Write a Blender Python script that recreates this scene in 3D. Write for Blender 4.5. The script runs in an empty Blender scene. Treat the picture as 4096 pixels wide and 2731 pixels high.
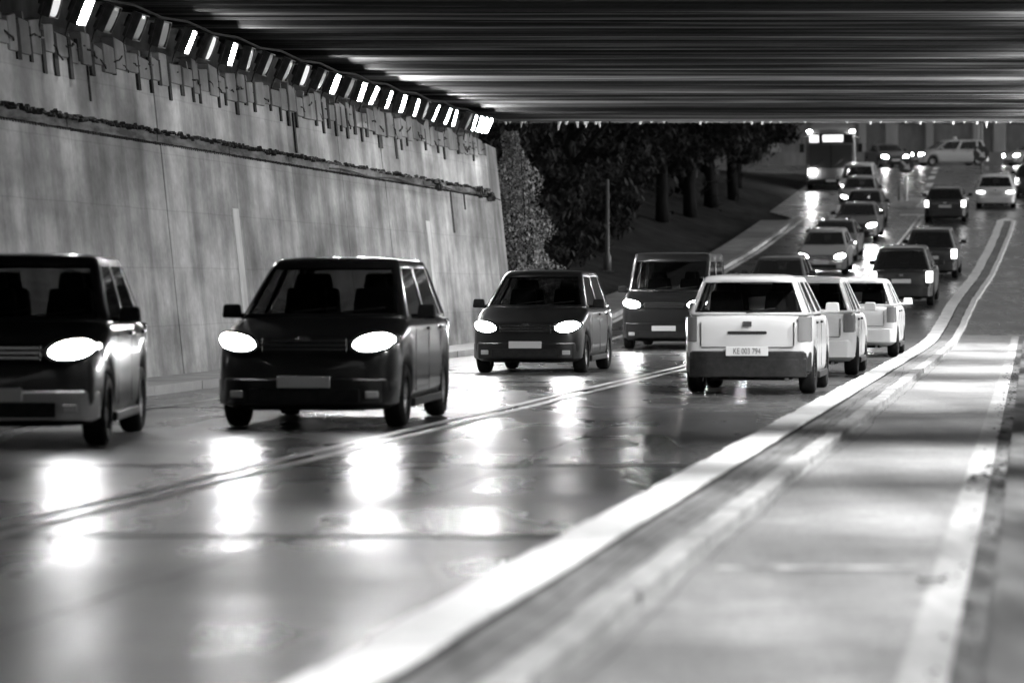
import bpy, bmesh, math, random
import numpy as np
from mathutils import Vector, Matrix

random.seed(7)
SC = bpy.context.scene
C = SC.collection

# ------------------------------------------------------------------ camera, world, sun, exposure
cam_data = bpy.data.cameras.new('camera')
cam = bpy.data.objects.new('camera', cam_data)
C.objects.link(cam)
cam.location = (0, 0, 1.4)
cam.rotation_euler = (math.radians(90), 0, 0)
cam_data.sensor_width = 36
cam_data.lens = 112.5
cam_data.shift_y = -56 / 1024
cam_data.clip_end = 5000
cam_data.dof.use_dof = True
cam_data.dof.focus_distance = 52
cam_data.dof.aperture_fstop = 1.7
SC.camera = cam

world = bpy.data.worlds.new('World')
SC.world = world
world.use_nodes = True
wn = world.node_tree
for n in list(wn.nodes): wn.nodes.remove(n)
sky = wn.nodes.new('ShaderNodeTexSky'); sky.sky_type = 'NISHITA'; sky.sun_disc = False
sky.sun_elevation = math.radians(9); sky.sun_rotation = math.radians(90)
bw = wn.nodes.new('ShaderNodeRGBToBW')
bg = wn.nodes.new('ShaderNodeBackground'); bg.inputs['Strength'].default_value = 0.15
wo = wn.nodes.new('ShaderNodeOutputWorld')
wn.links.new(sky.outputs[0], bw.inputs[0]); wn.links.new(bw.outputs[0], bg.inputs['Color']); wn.links.new(bg.outputs[0], wo.inputs[0])

sd = bpy.data.lights.new('sun', 'SUN'); sd.energy = 0.6; sd.angle = math.radians(20)
sun = bpy.data.objects.new('sun', sd); C.objects.link(sun)
sun.rotation_euler = (0, math.radians(81), 0)

SC.view_settings.view_transform = 'Standard'
SC.view_settings.look = 'None'
SC.view_settings.gamma = 1
SC.view_settings.exposure = 0.45
SC.view_settings.use_curve_mapping = False
SC.render.engine = 'CYCLES'
SC.cycles.use_denoising = True
SC.cycles.max_bounces = 4
SC.cycles.use_adaptive_sampling = True
SC.cycles.adaptive_threshold = .03
SC.cycles.sample_clamp_indirect = 6
SC.cycles.use_light_tree = True

# ------------------------------------------------------------------ the lie of the road
K = 0.16188                       # the road runs this much to the right for each metre ahead
PY = [-80, 68, 76, 82, 90, 107, 122, 137.6, 160, 180, 201, 225, 250, 4000]
PZ = [0, 0, .06, .32, .85, 1.65, 2.75, 4.15, 6.1, 7.6, 8.9, 9.8, 10.1, 10.1]
DYs = [-80, 78, 90, 107, 137, 160, 260, 4000]
DXs = [0, 0, .15, .47, 1.1, 1.3, 1.6, 1.6]
WIN = np.linspace(-3.5, 3.5, 9)
def prof(Y): return float(np.mean(np.interp(Y + WIN, PY, PZ)))
def dxf(Y): return float(np.mean(np.interp(Y + WIN * 2, DYs, DXs)))
def P(u, Y, z=0.0): return Vector((K * Y + u + dxf(Y), Y, prof(Y) + z))
def basis(Y, away=False):
    d = (P(0, Y + .5) - P(0, Y - .5)).normalized()
    x = d.cross(Vector((0, 0, 1))).normalized()
    z = x.cross(d)
    if away: d, x = -d, -x
    return Matrix((x, d, z)).transposed()     # local +Y runs away from the camera (oncoming car: front at -Y)

# ------------------------------------------------------------------ helpers
def link(o, parent=None):
    C.objects.link(o)
    if parent is not None: o.parent = parent
    return o
def empty(name, loc=(0, 0, 0), label=None, cat=None, group=None):
    o = bpy.data.objects.new(name, None); C.objects.link(o); o.location = loc
    return tag(o, label, cat, group)
def tag(o, label=None, cat=None, group=None, kind=None):
    if label: o['label'] = label
    if cat: o['category'] = cat
    if group: o['group'] = group
    if kind: o['kind'] = kind
    return o

class MB:
    def __init__(s): s.v = []; s.f = []
    def add(s, vs, fs):
        b = len(s.v); s.v += [tuple(p) for p in vs]; s.f += [tuple(i + b for i in f) for f in fs]; return s
    def box(s, c, d, rot=None, taper=1.0):
        vs = []
        for z in (-1, 1):
            k = 1 if z < 0 else taper
            for x, y in ((-1, -1), (1, -1), (1, 1), (-1, 1)):
                p = Vector((x * d[0] / 2 * k, y * d[1] / 2 * k, z * d[2] / 2))
                if rot is not None: p = rot @ p
                vs.append(p + Vector(c))
        return s.add(vs, [(3, 2, 1, 0), (4, 5, 6, 7), (0, 1, 5, 4), (1, 2, 6, 5), (2, 3, 7, 6), (3, 0, 4, 7)])
    def hexa(s, p):          # eight corners: four bottom, four top, counter-clockwise
        return s.add(p, [(3, 2, 1, 0), (4, 5, 6, 7), (0, 1, 5, 4), (1, 2, 6, 5), (2, 3, 7, 6), (3, 0, 4, 7)])
    def tube(s, pts, r, n=6, r2=None):
        pts = [Vector(p) for p in pts]; vs = []; fs = []
        r2 = r if r2 is None else r2
        for i, p in enumerate(pts):
            a = pts[max(i - 1, 0)]; b = pts[min(i + 1, len(pts) - 1)]
            d = (b - a).normalized()
            q = d.orthogonal().normalized() if abs(d.z) < .99 else Vector((1, 0, 0))
            if abs(d.z) < .9: q = d.cross(Vector((0, 0, 1))).normalized()
            w = d.cross(q); rr = r + (r2 - r) * i / max(1, len(pts) - 1)
            for k in range(n):
                t = 2 * math.pi * k / n
                vs.append(p + (q * math.cos(t) + w * math.sin(t)) * rr)
        for i in range(len(pts) - 1):
            for k in range(n):
                a = i * n + k; b = i * n + (k + 1) % n
                fs.append((a, b, b + n, a + n))
        fs.append(tuple(range(n))[::-1]); fs.append(tuple(range((len(pts) - 1) * n, len(pts) * n)))
        return s.add(vs, fs)
    def lathe(s, prof_, axis='Z', n=20, c=(0, 0, 0)):
        vs = []; fs = []; m = len(prof_)
        for k in range(n):
            t = 2 * math.pi * k / n
            for r, h in prof_:
                if axis == 'Z': p = (r * math.cos(t), r * math.sin(t), h)
                elif axis == 'X': p = (h, r * math.cos(t), r * math.sin(t))
                else: p = (r * math.cos(t), h, r * math.sin(t))
                vs.append(Vector(p) + Vector(c))
        for k in range(n):
            for j in range(m - 1):
                a = k * m + j; b = ((k + 1) % n) * m + j
                fs.append((a, b, b + 1, a + 1))
        return s.add(vs, fs)
    def mesh(s, name, mat, smooth=False):
        me = bpy.data.meshes.new(name); me.from_pydata(s.v, [], s.f)
        if mat is not None: me.materials.append(mat)
        bm = bmesh.new(); bm.from_mesh(me); bmesh.ops.recalc_face_normals(bm, faces=bm.faces); bm.to_mesh(me); bm.free()
        if smooth:
            for p in me.polygons: p.use_smooth = True
        me.update(); return me
    def build(s, name, mat, parent=None, smooth=False, bevel=0, subsurf=0, seg=2):
        o = bpy.data.objects.new(name, s.mesh(name, mat, smooth or subsurf > 0 or bevel > 0)); link(o, parent)
        if bevel:
            m = o.modifiers.new('bevel', 'BEVEL'); m.width = bevel; m.segments = seg; m.limit_method = 'ANGLE'; m.angle_limit = math.radians(40)
            m.harden_normals = True
        if subsurf:
            m = o.modifiers.new('subsurf', 'SUBSURF'); m.levels = subsurf; m.render_levels = subsurf
        return o

# ------------------------------------------------------------------ materials (a black and white picture: every colour is a grey)
def mat(name, g, rough=.6, spec=.5, metal=0.0, emit=0.0, coat=0.0, egrey=1.0):
    m = bpy.data.materials.new(name); m.use_nodes = True
    b = m.node_tree.nodes['Principled BSDF']
    b.inputs['Base Color'].default_value = (g, g, g, 1); b.inputs['Roughness'].default_value = rough
    b.inputs['Specular IOR Level'].default_value = spec; b.inputs['Metallic'].default_value = metal
    b.inputs['Coat Weight'].default_value = coat; b.inputs['Coat Roughness'].default_value = .08
    if emit:
        b.inputs['Emission Color'].default_value = (egrey, egrey, egrey, 1); b.inputs['Emission Strength'].default_value = emit
    return m
def N(m, t): return m.node_tree.nodes.new(t)
def L(m, a, b): m.node_tree.links.new(a, b)
def noisy(m, lo, hi, scale=(1, 1, 1), detail=8, rough_rng=None, bump=0.0, bscale=30, coords='Object', second=None, ramp=(.35, .68)):
    """grey varied by noise stretched along an axis; optional roughness variation, fine relief and a second finer noise"""
    nt = m.node_tree; b = nt.nodes['Principled BSDF']
    tc = N(m, 'ShaderNodeTexCoord'); mp = N(m, 'ShaderNodeMapping'); mp.inputs['Scale'].default_value = scale
    L(m, tc.outputs[coords], mp.inputs[0])
    nz = N(m, 'ShaderNodeTexNoise'); nz.inputs['Scale'].default_value = 1; nz.inputs['Detail'].default_value = detail; nz.inputs['Roughness'].default_value = .62
    L(m, mp.outputs[0], nz.inputs['Vector'])
    cr = N(m, 'ShaderNodeValToRGB')
    cr.color_ramp.elements[0].position = ramp[0]; cr.color_ramp.elements[0].color = (lo, lo, lo, 1)
    cr.color_ramp.elements[1].position = ramp[1]; cr.color_ramp.elements[1].color = (hi, hi, hi, 1)
    L(m, nz.outputs['Fac'], cr.inputs[0])
    out = cr.outputs[0]
    if second:
        s2, amt = second
        mp2 = N(m, 'ShaderNodeMapping'); mp2.inputs['Scale'].default_value = s2; L(m, tc.outputs[coords], mp2.inputs[0])
        n2 = N(m, 'ShaderNodeTexNoise'); n2.inputs['Scale'].default_value = 1; n2.inputs['Detail'].default_value = 6; L(m, mp2.outputs[0], n2.inputs['Vector'])
        mr2 = N(m, 'ShaderNodeMapRange'); mr2.inputs[1].default_value = .3; mr2.inputs[2].default_value = .7
        mr2.inputs[3].default_value = 1 - amt; mr2.inputs[4].default_value = 1 + amt * .5
        L(m, n2.outputs['Fac'], mr2.inputs[0])
        mx = N(m, 'ShaderNodeMix'); mx.data_type = 'RGBA'; mx.blend_type = 'MULTIPLY'; mx.inputs[0].default_value = 1
        L(m, out, mx.inputs[6]); L(m, mr2.outputs[0], mx.inputs[7]); out = mx.outputs[2]
    L(m, out, b.inputs['Base Color'])
    if rough_rng:
        mr = N(m, 'ShaderNodeMapRange'); mr.inputs[1].default_value = .35; mr.inputs[2].default_value = .68
        mr.inputs[3].default_value = rough_rng[0]; mr.inputs[4].default_value = rough_rng[1]
        L(m, nz.outputs['Fac'], mr.inputs[0]); L(m, mr.outputs[0], b.inputs['Roughness'])
    if bump:
        nb = N(m, 'ShaderNodeTexNoise'); nb.inputs['Scale'].default_value = bscale; nb.inputs['Detail'].default_value = 4
        L(m, tc.outputs[coords], nb.inputs['Vector'])
        bp = N(m, 'ShaderNodeBump'); bp.inputs['Strength'].default_value = bump; bp.inputs['Distance'].default_value = .02
        L(m, nb.outputs['Fac'], bp.inputs['Height']); L(m, bp.outputs[0], b.inputs['Normal'])
    return m

M = {}
M['asphalt'] = noisy(mat('asphalt', .06), .045, .085, (.35, .5, 1), rough_rng=(.30, .48), bump=.12, bscale=22, second=((2.5, 7, 1), .25))
def wear(m, lo_r, hi_r, rot):
    """wheel tracks polished along the road, stone speckle and a coarse relief"""
    b = m.node_tree.nodes['Principled BSDF']; src = b.inputs['Base Color'].links[0].from_socket
    tc = N(m, 'ShaderNodeTexCoord'); mp = N(m, 'ShaderNodeMapping'); mp.inputs['Rotation'].default_value = (0, 0, rot); mp.inputs['Scale'].default_value = (1.1, .05, 1); L(m, tc.outputs['Object'], mp.inputs[0])
    n1 = N(m, 'ShaderNodeTexNoise'); n1.inputs['Scale'].default_value = 1; n1.inputs['Detail'].default_value = 5; L(m, mp.outputs[0], n1.inputs['Vector'])
    n2 = N(m, 'ShaderNodeTexNoise'); n2.inputs['Scale'].default_value = .45; n2.inputs['Detail'].default_value = 4; L(m, tc.outputs['Object'], n2.inputs['Vector'])
    mu = N(m, 'ShaderNodeMath'); mu.operation = 'ADD'; L(m, n1.outputs['Fac'], mu.inputs[0]); L(m, n2.outputs['Fac'], mu.inputs[1])
    mr = N(m, 'ShaderNodeMapRange'); mr.inputs[1].default_value = .6; mr.inputs[2].default_value = 1.35; mr.inputs[3].default_value = lo_r; mr.inputs[4].default_value = hi_r; L(m, mu.outputs[0], mr.inputs[0])
    sp = N(m, 'ShaderNodeTexVoronoi'); sp.inputs['Scale'].default_value = 55; L(m, tc.outputs['Object'], sp.inputs['Vector'])
    s2 = N(m, 'ShaderNodeMapRange'); s2.inputs[1].default_value = 0; s2.inputs[2].default_value = 1; s2.inputs[3].default_value = .6; s2.inputs[4].default_value = 1.5; L(m, sp.outputs['Color'], s2.inputs[0])
    t2 = N(m, 'ShaderNodeMapRange'); t2.inputs[1].default_value = .75; t2.inputs[2].default_value = 1.25; t2.inputs[3].default_value = .7; t2.inputs[4].default_value = 1.3; L(m, mu.outputs[0], t2.inputs[0])
    pr = N(m, 'ShaderNodeMath'); pr.operation = 'MULTIPLY'; L(m, s2.outputs[0], pr.inputs[0]); L(m, t2.outputs[0], pr.inputs[1])
    mx = N(m, 'ShaderNodeMix'); mx.data_type = 'RGBA'; mx.blend_type = 'MULTIPLY'; mx.inputs[0].default_value = 1
    L(m, src, mx.inputs[6]); L(m, pr.outputs[0], mx.inputs[7]); L(m, mx.outputs[2], b.inputs['Base Color'])
    for l in list(b.inputs['Roughness'].links): m.node_tree.links.remove(l)
    L(m, mr.outputs[0], b.inputs['Roughness'])
    bp = b.inputs['Normal'].links[0].from_node; b2 = N(m, 'ShaderNodeBump'); b2.inputs['Strength'].default_value = .3; b2.inputs['Distance'].default_value = .006
    L(m, sp.outputs['Distance'], b2.inputs['Height']); L(m, bp.outputs[0], b2.inputs['Normal']); L(m, b2.outputs[0], b.inputs['Normal'])
    return m
wear(M['asphalt'], .14, .42, .1605)
M['asphalt_path'] = noisy(mat('asphalt_path', .2), .18, .28, (.5, .6, 1), rough_rng=(.45, .6), bump=.2, bscale=40, second=((3, 9, 1), .25))
wear(M['asphalt_path'], .42, .65, .1605)
M['island'] = noisy(mat('island_concrete', .2), .13, .27, (2, .5, 1), bump=.4, bscale=18, second=((8, 3, 1), .4))
M['strip'] = noisy(mat('cover_strip', .6, rough=.7), .48, .74, (1, 3, .8))
M['line_worn'] = noisy(mat('line_worn', .35, rough=.6), .24, .42, (6, .8, 1))
M['ledge'] = noisy(mat('ledge_concrete', .06, rough=.9), .03, .12, (3, .6, 1), bump=.6, bscale=12)
M['gutter'] = noisy(mat('gutter_dirt', .06, rough=.9), .02, .16, (6, .9, 1), bump=.5, bscale=20)
M['kerb_white'] = noisy(mat('kerb_white', .8, rough=.55), .62, .84, (2, 1.2, 2), bump=.25, bscale=25, ramp=(.25, .5))
M['kerb_worn'] = noisy(mat('kerb_worn', .5, rough=.6), .26, .46, (4, 1.6, 2), bump=.3, bscale=25)
M['paint'] = noisy(mat('road_paint', .7, rough=.5), .40, .78, (3, 2, 1), ramp=(.3, .5))
M['paint_worn'] = noisy(mat('road_paint_worn', .4, rough=.5), .16, .55, (5, 2.5, 1), ramp=(.35, .6))
M['pavement'] = noisy(mat('pavement', .3), .2, .34, (1, 1, 1), bump=.3, bscale=20)
def formlines(m):
    """faint horizontal marks left by the shuttering, broken by noise"""
    b = m.node_tree.nodes['Principled BSDF']; src = b.inputs['Base Color'].links[0].from_socket
    tc = N(m, 'ShaderNodeTexCoord'); sp = N(m, 'ShaderNodeSeparateXYZ'); L(m, tc.outputs['Object'], sp.inputs[0])
    nz = N(m, 'ShaderNodeTexNoise'); nz.inputs['Scale'].default_value = .8; nz.inputs['Detail'].default_value = 5; L(m, tc.outputs['Object'], nz.inputs['Vector'])
    ad = N(m, 'ShaderNodeMath'); ad.operation = 'MULTIPLY_ADD'; ad.inputs[1].default_value = .05; L(m, nz.outputs['Fac'], ad.inputs[0]); L(m, sp.outputs['Z'], ad.inputs[2])
    md = N(m, 'ShaderNodeMath'); md.operation = 'PINGPONG'; md.inputs[1].default_value = .42; L(m, ad.outputs[0], md.inputs[0])
    mr = N(m, 'ShaderNodeMapRange'); mr.inputs[1].default_value = .004; mr.inputs[2].default_value = .016; mr.inputs[3].default_value = .86; mr.inputs[4].default_value = 1; L(m, md.outputs[0], mr.inputs[0])
    fine = N(m, 'ShaderNodeTexNoise'); fine.inputs['Scale'].default_value = 9; fine.inputs['Detail'].default_value = 6; L(m, tc.outputs['Object'], fine.inputs['Vector'])
    fr = N(m, 'ShaderNodeMapRange'); fr.inputs[1].default_value = .3; fr.inputs[2].default_value = .7; fr.inputs[3].default_value = .9; fr.inputs[4].default_value = 1.08; L(m, fine.outputs['Fac'], fr.inputs[0])
    mu = N(m, 'ShaderNodeMath'); mu.operation = 'MULTIPLY'; L(m, mr.outputs[0], mu.inputs[0]); L(m, fr.outputs[0], mu.inputs[1])
    mp = N(m, 'ShaderNodeMapping'); mp.inputs['Scale'].default_value = (0, 1.5, .09); L(m, tc.outputs['Object'], mp.inputs[0])
    sn = N(m, 'ShaderNodeTexNoise'); sn.inputs['Scale'].default_value = 1; sn.inputs['Detail'].default_value = 5; L(m, mp.outputs[0], sn.inputs['Vector'])
    sr = N(m, 'ShaderNodeMapRange'); sr.inputs[1].default_value = .36; sr.inputs[2].default_value = .62; sr.inputs[3].default_value = .62; sr.inputs[4].default_value = 1.1; L(m, sn.outputs['Fac'], sr.inputs[0])
    m3 = N(m, 'ShaderNodeMath'); m3.operation = 'MULTIPLY'; L(m, mu.outputs[0], m3.inputs[0]); L(m, sr.outputs[0], m3.inputs[1]); mu = m3
    mx = N(m, 'ShaderNodeMix'); mx.data_type = 'RGBA'; mx.blend_type = 'MULTIPLY'; mx.inputs[0].default_value = 1
    L(m, src, mx.inputs[6]); L(m, mu.outputs[0], mx.inputs[7]); L(m, mx.outputs[2], b.inputs['Base Color'])
def wall_mat(name, lo, hi):
    m = noisy(mat(name, .3, rough=.75, spec=.3), lo, hi, (0, .24, .45), bump=.4, bscale=3, second=((0, .8, 1.1), .42), ramp=(.34, .66))
    formlines(m)
    nt = m.node_tree; b = nt.nodes['Principled BSDF']
    oi = N(m, 'ShaderNodeObjectInfo'); mr = N(m, 'ShaderNodeMapRange'); mr.inputs[3].default_value = .8; mr.inputs[4].default_value = 1.12
    L(m, oi.outputs['Random'], mr.inputs[0])
    src = b.inputs['Base Color'].links[0].from_socket
    mx = N(m, 'ShaderNodeMix'); mx.data_type = 'RGBA'; mx.blend_type = 'MULTIPLY'; mx.inputs[0].default_value = 1
    L(m, src, mx.inputs[6]); L(m, mr.outputs[0], mx.inputs[7]); L(m, mx.outputs[2], b.inputs['Base Color'])
    return m
M['wall'] = wall_mat('wall_concrete', .22, .62)
M['coping'] = wall_mat('coping_concrete', .16, .42)
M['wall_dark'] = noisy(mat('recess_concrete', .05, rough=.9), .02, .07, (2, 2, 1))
M['groove'] = noisy(mat('groove_concrete', .12, rough=.9), .06, .26, (1.2, 1.0, 4), ramp=(.4, .62))
M['crust'] = noisy(mat('crust', .02, rough=.95), .008, .04, (9, 9, 9))  # crust colour, also the shade plates in the coping gaps
M['rust'] = mat('rebar', .02, rough=.8)
M['beam'] = noisy(mat('beam_concrete', .3, rough=.75, spec=.1), .006, .20, (.06, 3.2, 1), bump=.35, bscale=9, second=((.4, 14, 2), .6), ramp=(.46, .64))
def vary(m, lo, hi):
    b = m.node_tree.nodes['Principled BSDF']; src = b.inputs['Base Color'].links[0].from_socket
    oi = N(m, 'ShaderNodeObjectInfo'); mr = N(m, 'ShaderNodeMapRange'); mr.inputs[3].default_value = lo; mr.inputs[4].default_value = hi; L(m, oi.outputs['Random'], mr.inputs[0])
    mx = N(m, 'ShaderNodeMix'); mx.data_type = 'RGBA'; mx.blend_type = 'MULTIPLY'; mx.inputs[0].default_value = 1
    L(m, src, mx.inputs[6]); L(m, mr.outputs[0], mx.inputs[7]); L(m, mx.outputs[2], b.inputs['Base Color'])
vary(M['beam'], .25, 1.35)
M['edge'] = noisy(mat('edge_concrete', .3, rough=.75, spec=.1), .10, .34, (.3, 6, 3), bump=.5, bscale=9)
M['drip'] = mat('lime', .6, rough=.6)
M['housing'] = noisy(mat('lamp_housing', .05, rough=.5), .03, .08, (8, 8, 8))
M['lens_off'] = mat('lamp_glass_off', .32, rough=.25, spec=.6, coat=.3)
M['lens_on'] = mat('lamp_glass_on', .8, rough=.4, emit=300)
M['lens_mid'] = mat('lamp_glass_mid', .8, rough=.4, emit=170)
M['lens_across'] = mat('lamp_glass_across', .8, rough=.4, emit=700)
M['lens_right'] = mat('lamp_glass_right', .8, rough=.4, emit=40)
M['lens_half'] = mat('lamp_glass_half', .5, rough=.4, emit=.45)
M['post'] = mat('post', .6, rough=.5)
M['post_dark'] = mat('post_dark', .07, rough=.5)
M['tyre'] = mat('tyre', .012, rough=.85, spec=.2)
M['rim'] = noisy(mat('rim', .35, rough=.35, metal=.8), .25, .45, (20, 20, 20))
M['rubber'] = noisy(mat('black_plastic', .015, rough=.55, spec=.3), .01, .022, (12, 12, 12))
M['housing_gloss'] = mat('lamp_surround', .012, rough=.12, spec=.6, coat=.6)
M['inner'] = mat('cabin', .02, rough=.9, spec=.2)
M['head_on'] = mat('headlight_on', .9, rough=.2, emit=90)
M['head_near'] = mat('headlight_near', .9, rough=.2, emit=80)
M['head_side'] = mat('sidelight_on', .9, rough=.2, emit=7)
M['head_off'] = mat('headlight_off', .55, rough=.12, spec=.8, coat=.6)
M['tail_on'] = mat('tail_on', .5, rough=.2, emit=4)
M['tail_dim'] = mat('tail_dim', .16, rough=.2, spec=.6, coat=.5)
M['plate'] = mat('plate', .65, rough=.4)
M['ink'] = mat('plate_ink', .03, rough=.6)
M['chrome'] = mat('chrome', .7, rough=.12, metal=1)
M['joint'] = mat('joint_steel', .25, rough=.42, metal=.9)
M['display'] = mat('bus_display', .9, emit=1.1)
M['sign_face'] = mat('sign_face', .035, rough=.35)
M['sign_white'] = mat('sign_white', .75, rough=.4)
M['facade'] = noisy(mat('facade', .2, rough=.85), .15, .24, (.4, .4, .2), second=((3, 3, 1), .2))
M['pilaster'] = noisy(mat('pilaster', .3, rough=.85), .24, .36, (.6, .6, .2))
M['facade_dark'] = mat('facade_dark', .05, rough=.3)
M['grass'] = noisy(mat('grass', .03, rough=.95, spec=.05), .014, .036, (1.2, 1.2, 1), bump=.6, bscale=6)
M['ground'] = noisy(mat('ground', .05, rough=.95, spec=.1), .03, .06, (.4, .4, 1))
M['bark'] = noisy(mat('bark', .02, rough=.95, spec=.03), .008, .022, (4, 4, .6), bump=.6, bscale=12)
def leaf_mat(name, lo, hi):
    m = mat(name, lo, rough=.6, spec=.18); b = m.node_tree.nodes['Principled BSDF']
    g = N(m, 'ShaderNodeNewGeometry'); mr = N(m, 'ShaderNodeMapRange'); mr.inputs[3].default_value = lo; mr.inputs[4].default_value = hi
    L(m, g.outputs['Random Per Island'], mr.inputs[0]); L(m, mr.outputs[0], b.inputs['Base Color'])
    return m
M['leaf'] = leaf_mat('leaf', .014, .038)
M['leaf_bush'] = leaf_mat('bush_leaf', .08, .42)
M['dead_leaf'] = mat('dead_leaf', .03, rough=.9)
def glass_mat(name, tint):
    m = bpy.data.materials.new(name); m.use_nodes = True; nt = m.node_tree
    for n in list(nt.nodes): nt.nodes.remove(n)
    o = N(m, 'ShaderNodeOutputMaterial'); tr = N(m, 'ShaderNodeBsdfTransparent'); tr.inputs[0].default_value = (tint, tint, tint, 1)
    gl = N(m, 'ShaderNodeBsdfGlossy'); gl.inputs['Roughness'].default_value = .03; fr = N(m, 'ShaderNodeFresnel'); fr.inputs[0].default_value = 1.5
    mx = N(m, 'ShaderNodeMixShader'); L(m, fr.outputs[0], mx.inputs[0]); L(m, tr.outputs[0], mx.inputs[1]); L(m, gl.outputs[0], mx.inputs[2]); L(m, mx.outputs[0], o.inputs[0])
    return m
M['glass'] = glass_mat('car_glass', .30)
M['glass_clear'] = glass_mat('car_glass_clear', .82)
PAINT = {}
def paint(g):
    if g not in PAINT:
        PAINT[g] = mat('car_paint', g, rough=.32, spec=.5, coat=.7)
    return PAINT[g]

# ------------------------------------------------------------------ ground, road, markings
def ribbon(name, u0, u1, Ys, z, m, parent=None, zs=None, uw=None):
    """a strip along the road between two offsets"""
    b = MB()
    vs = []
    for i, Y in enumerate(Ys):
        w = uw(Y) if uw else 0
        vs += [P(u0 + w, Y, z), P(u1 + w, Y, z)]
    b.add(vs, [(2 * i, 2 * i + 1, 2 * i + 3, 2 * i + 2) for i in range(len(Ys) - 1)])
    return b.build(name, m, parent)
def solid_strip(b, u0, u1, Ys, z0, z1, uw=None, rag=0):
    vs = []
    for Y in Ys:
        w = uw(Y) if uw else 0
        r0 = random.uniform(-rag, rag); r1 = random.uniform(-rag, rag)
        vs += [P(u0 + w + r0, Y, z0), P(u1 + w + r1, Y, z0), P(u1 + w + r1, Y, z1), P(u0 + w + r0, Y, z1)]
    n = len(Ys); fs = []
    for i in range(n - 1):
        a = 4 * i
        for k in range(4): fs.append((a + k, a + (k + 1) % 4, a + 4 + (k + 1) % 4, a + 4 + k))
    fs += [(0, 1, 2, 3), tuple(4 * (n - 1) + k for k in (3, 2, 1, 0))]
    return b.add(vs, fs)
def rng(a, b, st): return [a + i * (b - a) / max(1, round((b - a) / st)) for i in range(max(1, round((b - a) / st)) + 1)]

YG = rng(-60, 60, 20) + rng(64, 260, 4) + [300, 400, 600, 1000, 2000]
UG = [-1200, -400, -150, -90, -60, -45, -36, -30, -26, -22, -19, -16, -14, -12.7, -5, 2, 12, 30, 80, 200, 600, 1200]
def bank(u, Y):
    if u > -12.8 or Y < 78: return 0
    k = min(1, (Y - 78) / 10) * max(0, min(1, (185 - Y) / 30))
    return min(2.6, (-12.8 - u) * .28) * k
b = MB(); vs = []
for Y in YG:
    for u in UG: vs.append(P(u, Y, -.05 + bank(u, Y)))
nu = len(UG)
b.add(vs, [(i * nu + j, i * nu + j + 1, (i + 1) * nu + j + 1, (i + 1) * nu + j) for i in range(len(YG) - 1) for j in range(nu - 1)])
tag(b.build('ground', M['grass'], smooth=True), kind='structure')

YR = rng(-40, 64, 8) + rng(66, 262, 2)
def widen(Y): return -max(0, min(1, (Y - 140) / 30)) * 10
b = MB(); vs = []
for Y in YR: vs += [P(-11.6 + widen(Y), Y, 0), P(-8, Y, 0), P(-4, Y, 0), P(0, Y, 0), P(4 - widen(Y) * 2, Y, 0)]
b.add(vs, [(i * 5 + j, i * 5 + j + 1, i * 5 + j + 6, i * 5 + j + 5) for i in range(len(YR) - 1) for j in range(4)])
road = tag(b.build('road', M['asphalt'], smooth=True), kind='structure')
# the cross street at the top of the rise
ribbon('cross_street', -80, 80, rng(186, 226, 2), .004, M['asphalt']).name = 'cross_street'
tag(bpy.data.objects['cross_street'], kind='structure')
# narrow lane between the island and the right wall
lane = tag(ribbon('side_lane', -1.72, .9, rng(-10, 64, 4) + rng(66, 78.5, 1.5), .004, M['asphalt_path']), kind='structure')

def line(u0, u1, Y0, Y1, m='paint', z=.008, st=2): return ribbon('lane_line', u0, u1, rng(Y0, Y1, st), z, M[m], road)
line(-6.06, -5.95, 4, 141); line(-5.82, -5.71, 4, 139)
line(-10.06, -9.94, 20, 80, 'paint_worn'); line(-11.05, -10.9, 82, 138)
Yd = 147
while Yd < 196:
    line(-6.4 - (Yd - 147) * .02, -6.05 - (Yd - 147) * .02, Yd, Yd + 4.5, 'paint', st=1); Yd += 9
lane_line = line
ribbon('lane_line', -.47, -.29, rng(3, 78, 3), .012, M['line_worn'], lane)
# bar and arrow tails painted by the island nose
ribbon('lane_line', -6.9, -4.9, [141.5, 142.1], .008, M['paint'], road)
for Yj, ua, ub in ((17.9, -10, -2.6), (24.9, -10, -2.6), (36.7, -10, -2.6), (51, -10, -2.6), (65, -10, -2.6)):
    b = MB()
    solid_strip(b, ua, ub, [Yj - .05, Yj - .012], -.02, .006); solid_strip(b, ua, ub, [Yj + .012, Yj + .05], -.02, .006)
    b.build('expansion_joint', M['joint'], road)
for Yj in (15.8, 35, 47, 58): ribbon('cross_line', -1.55, -.55, [Yj - .07, Yj, Yj + .07], .009, M['paint_worn'], lane)

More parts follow.
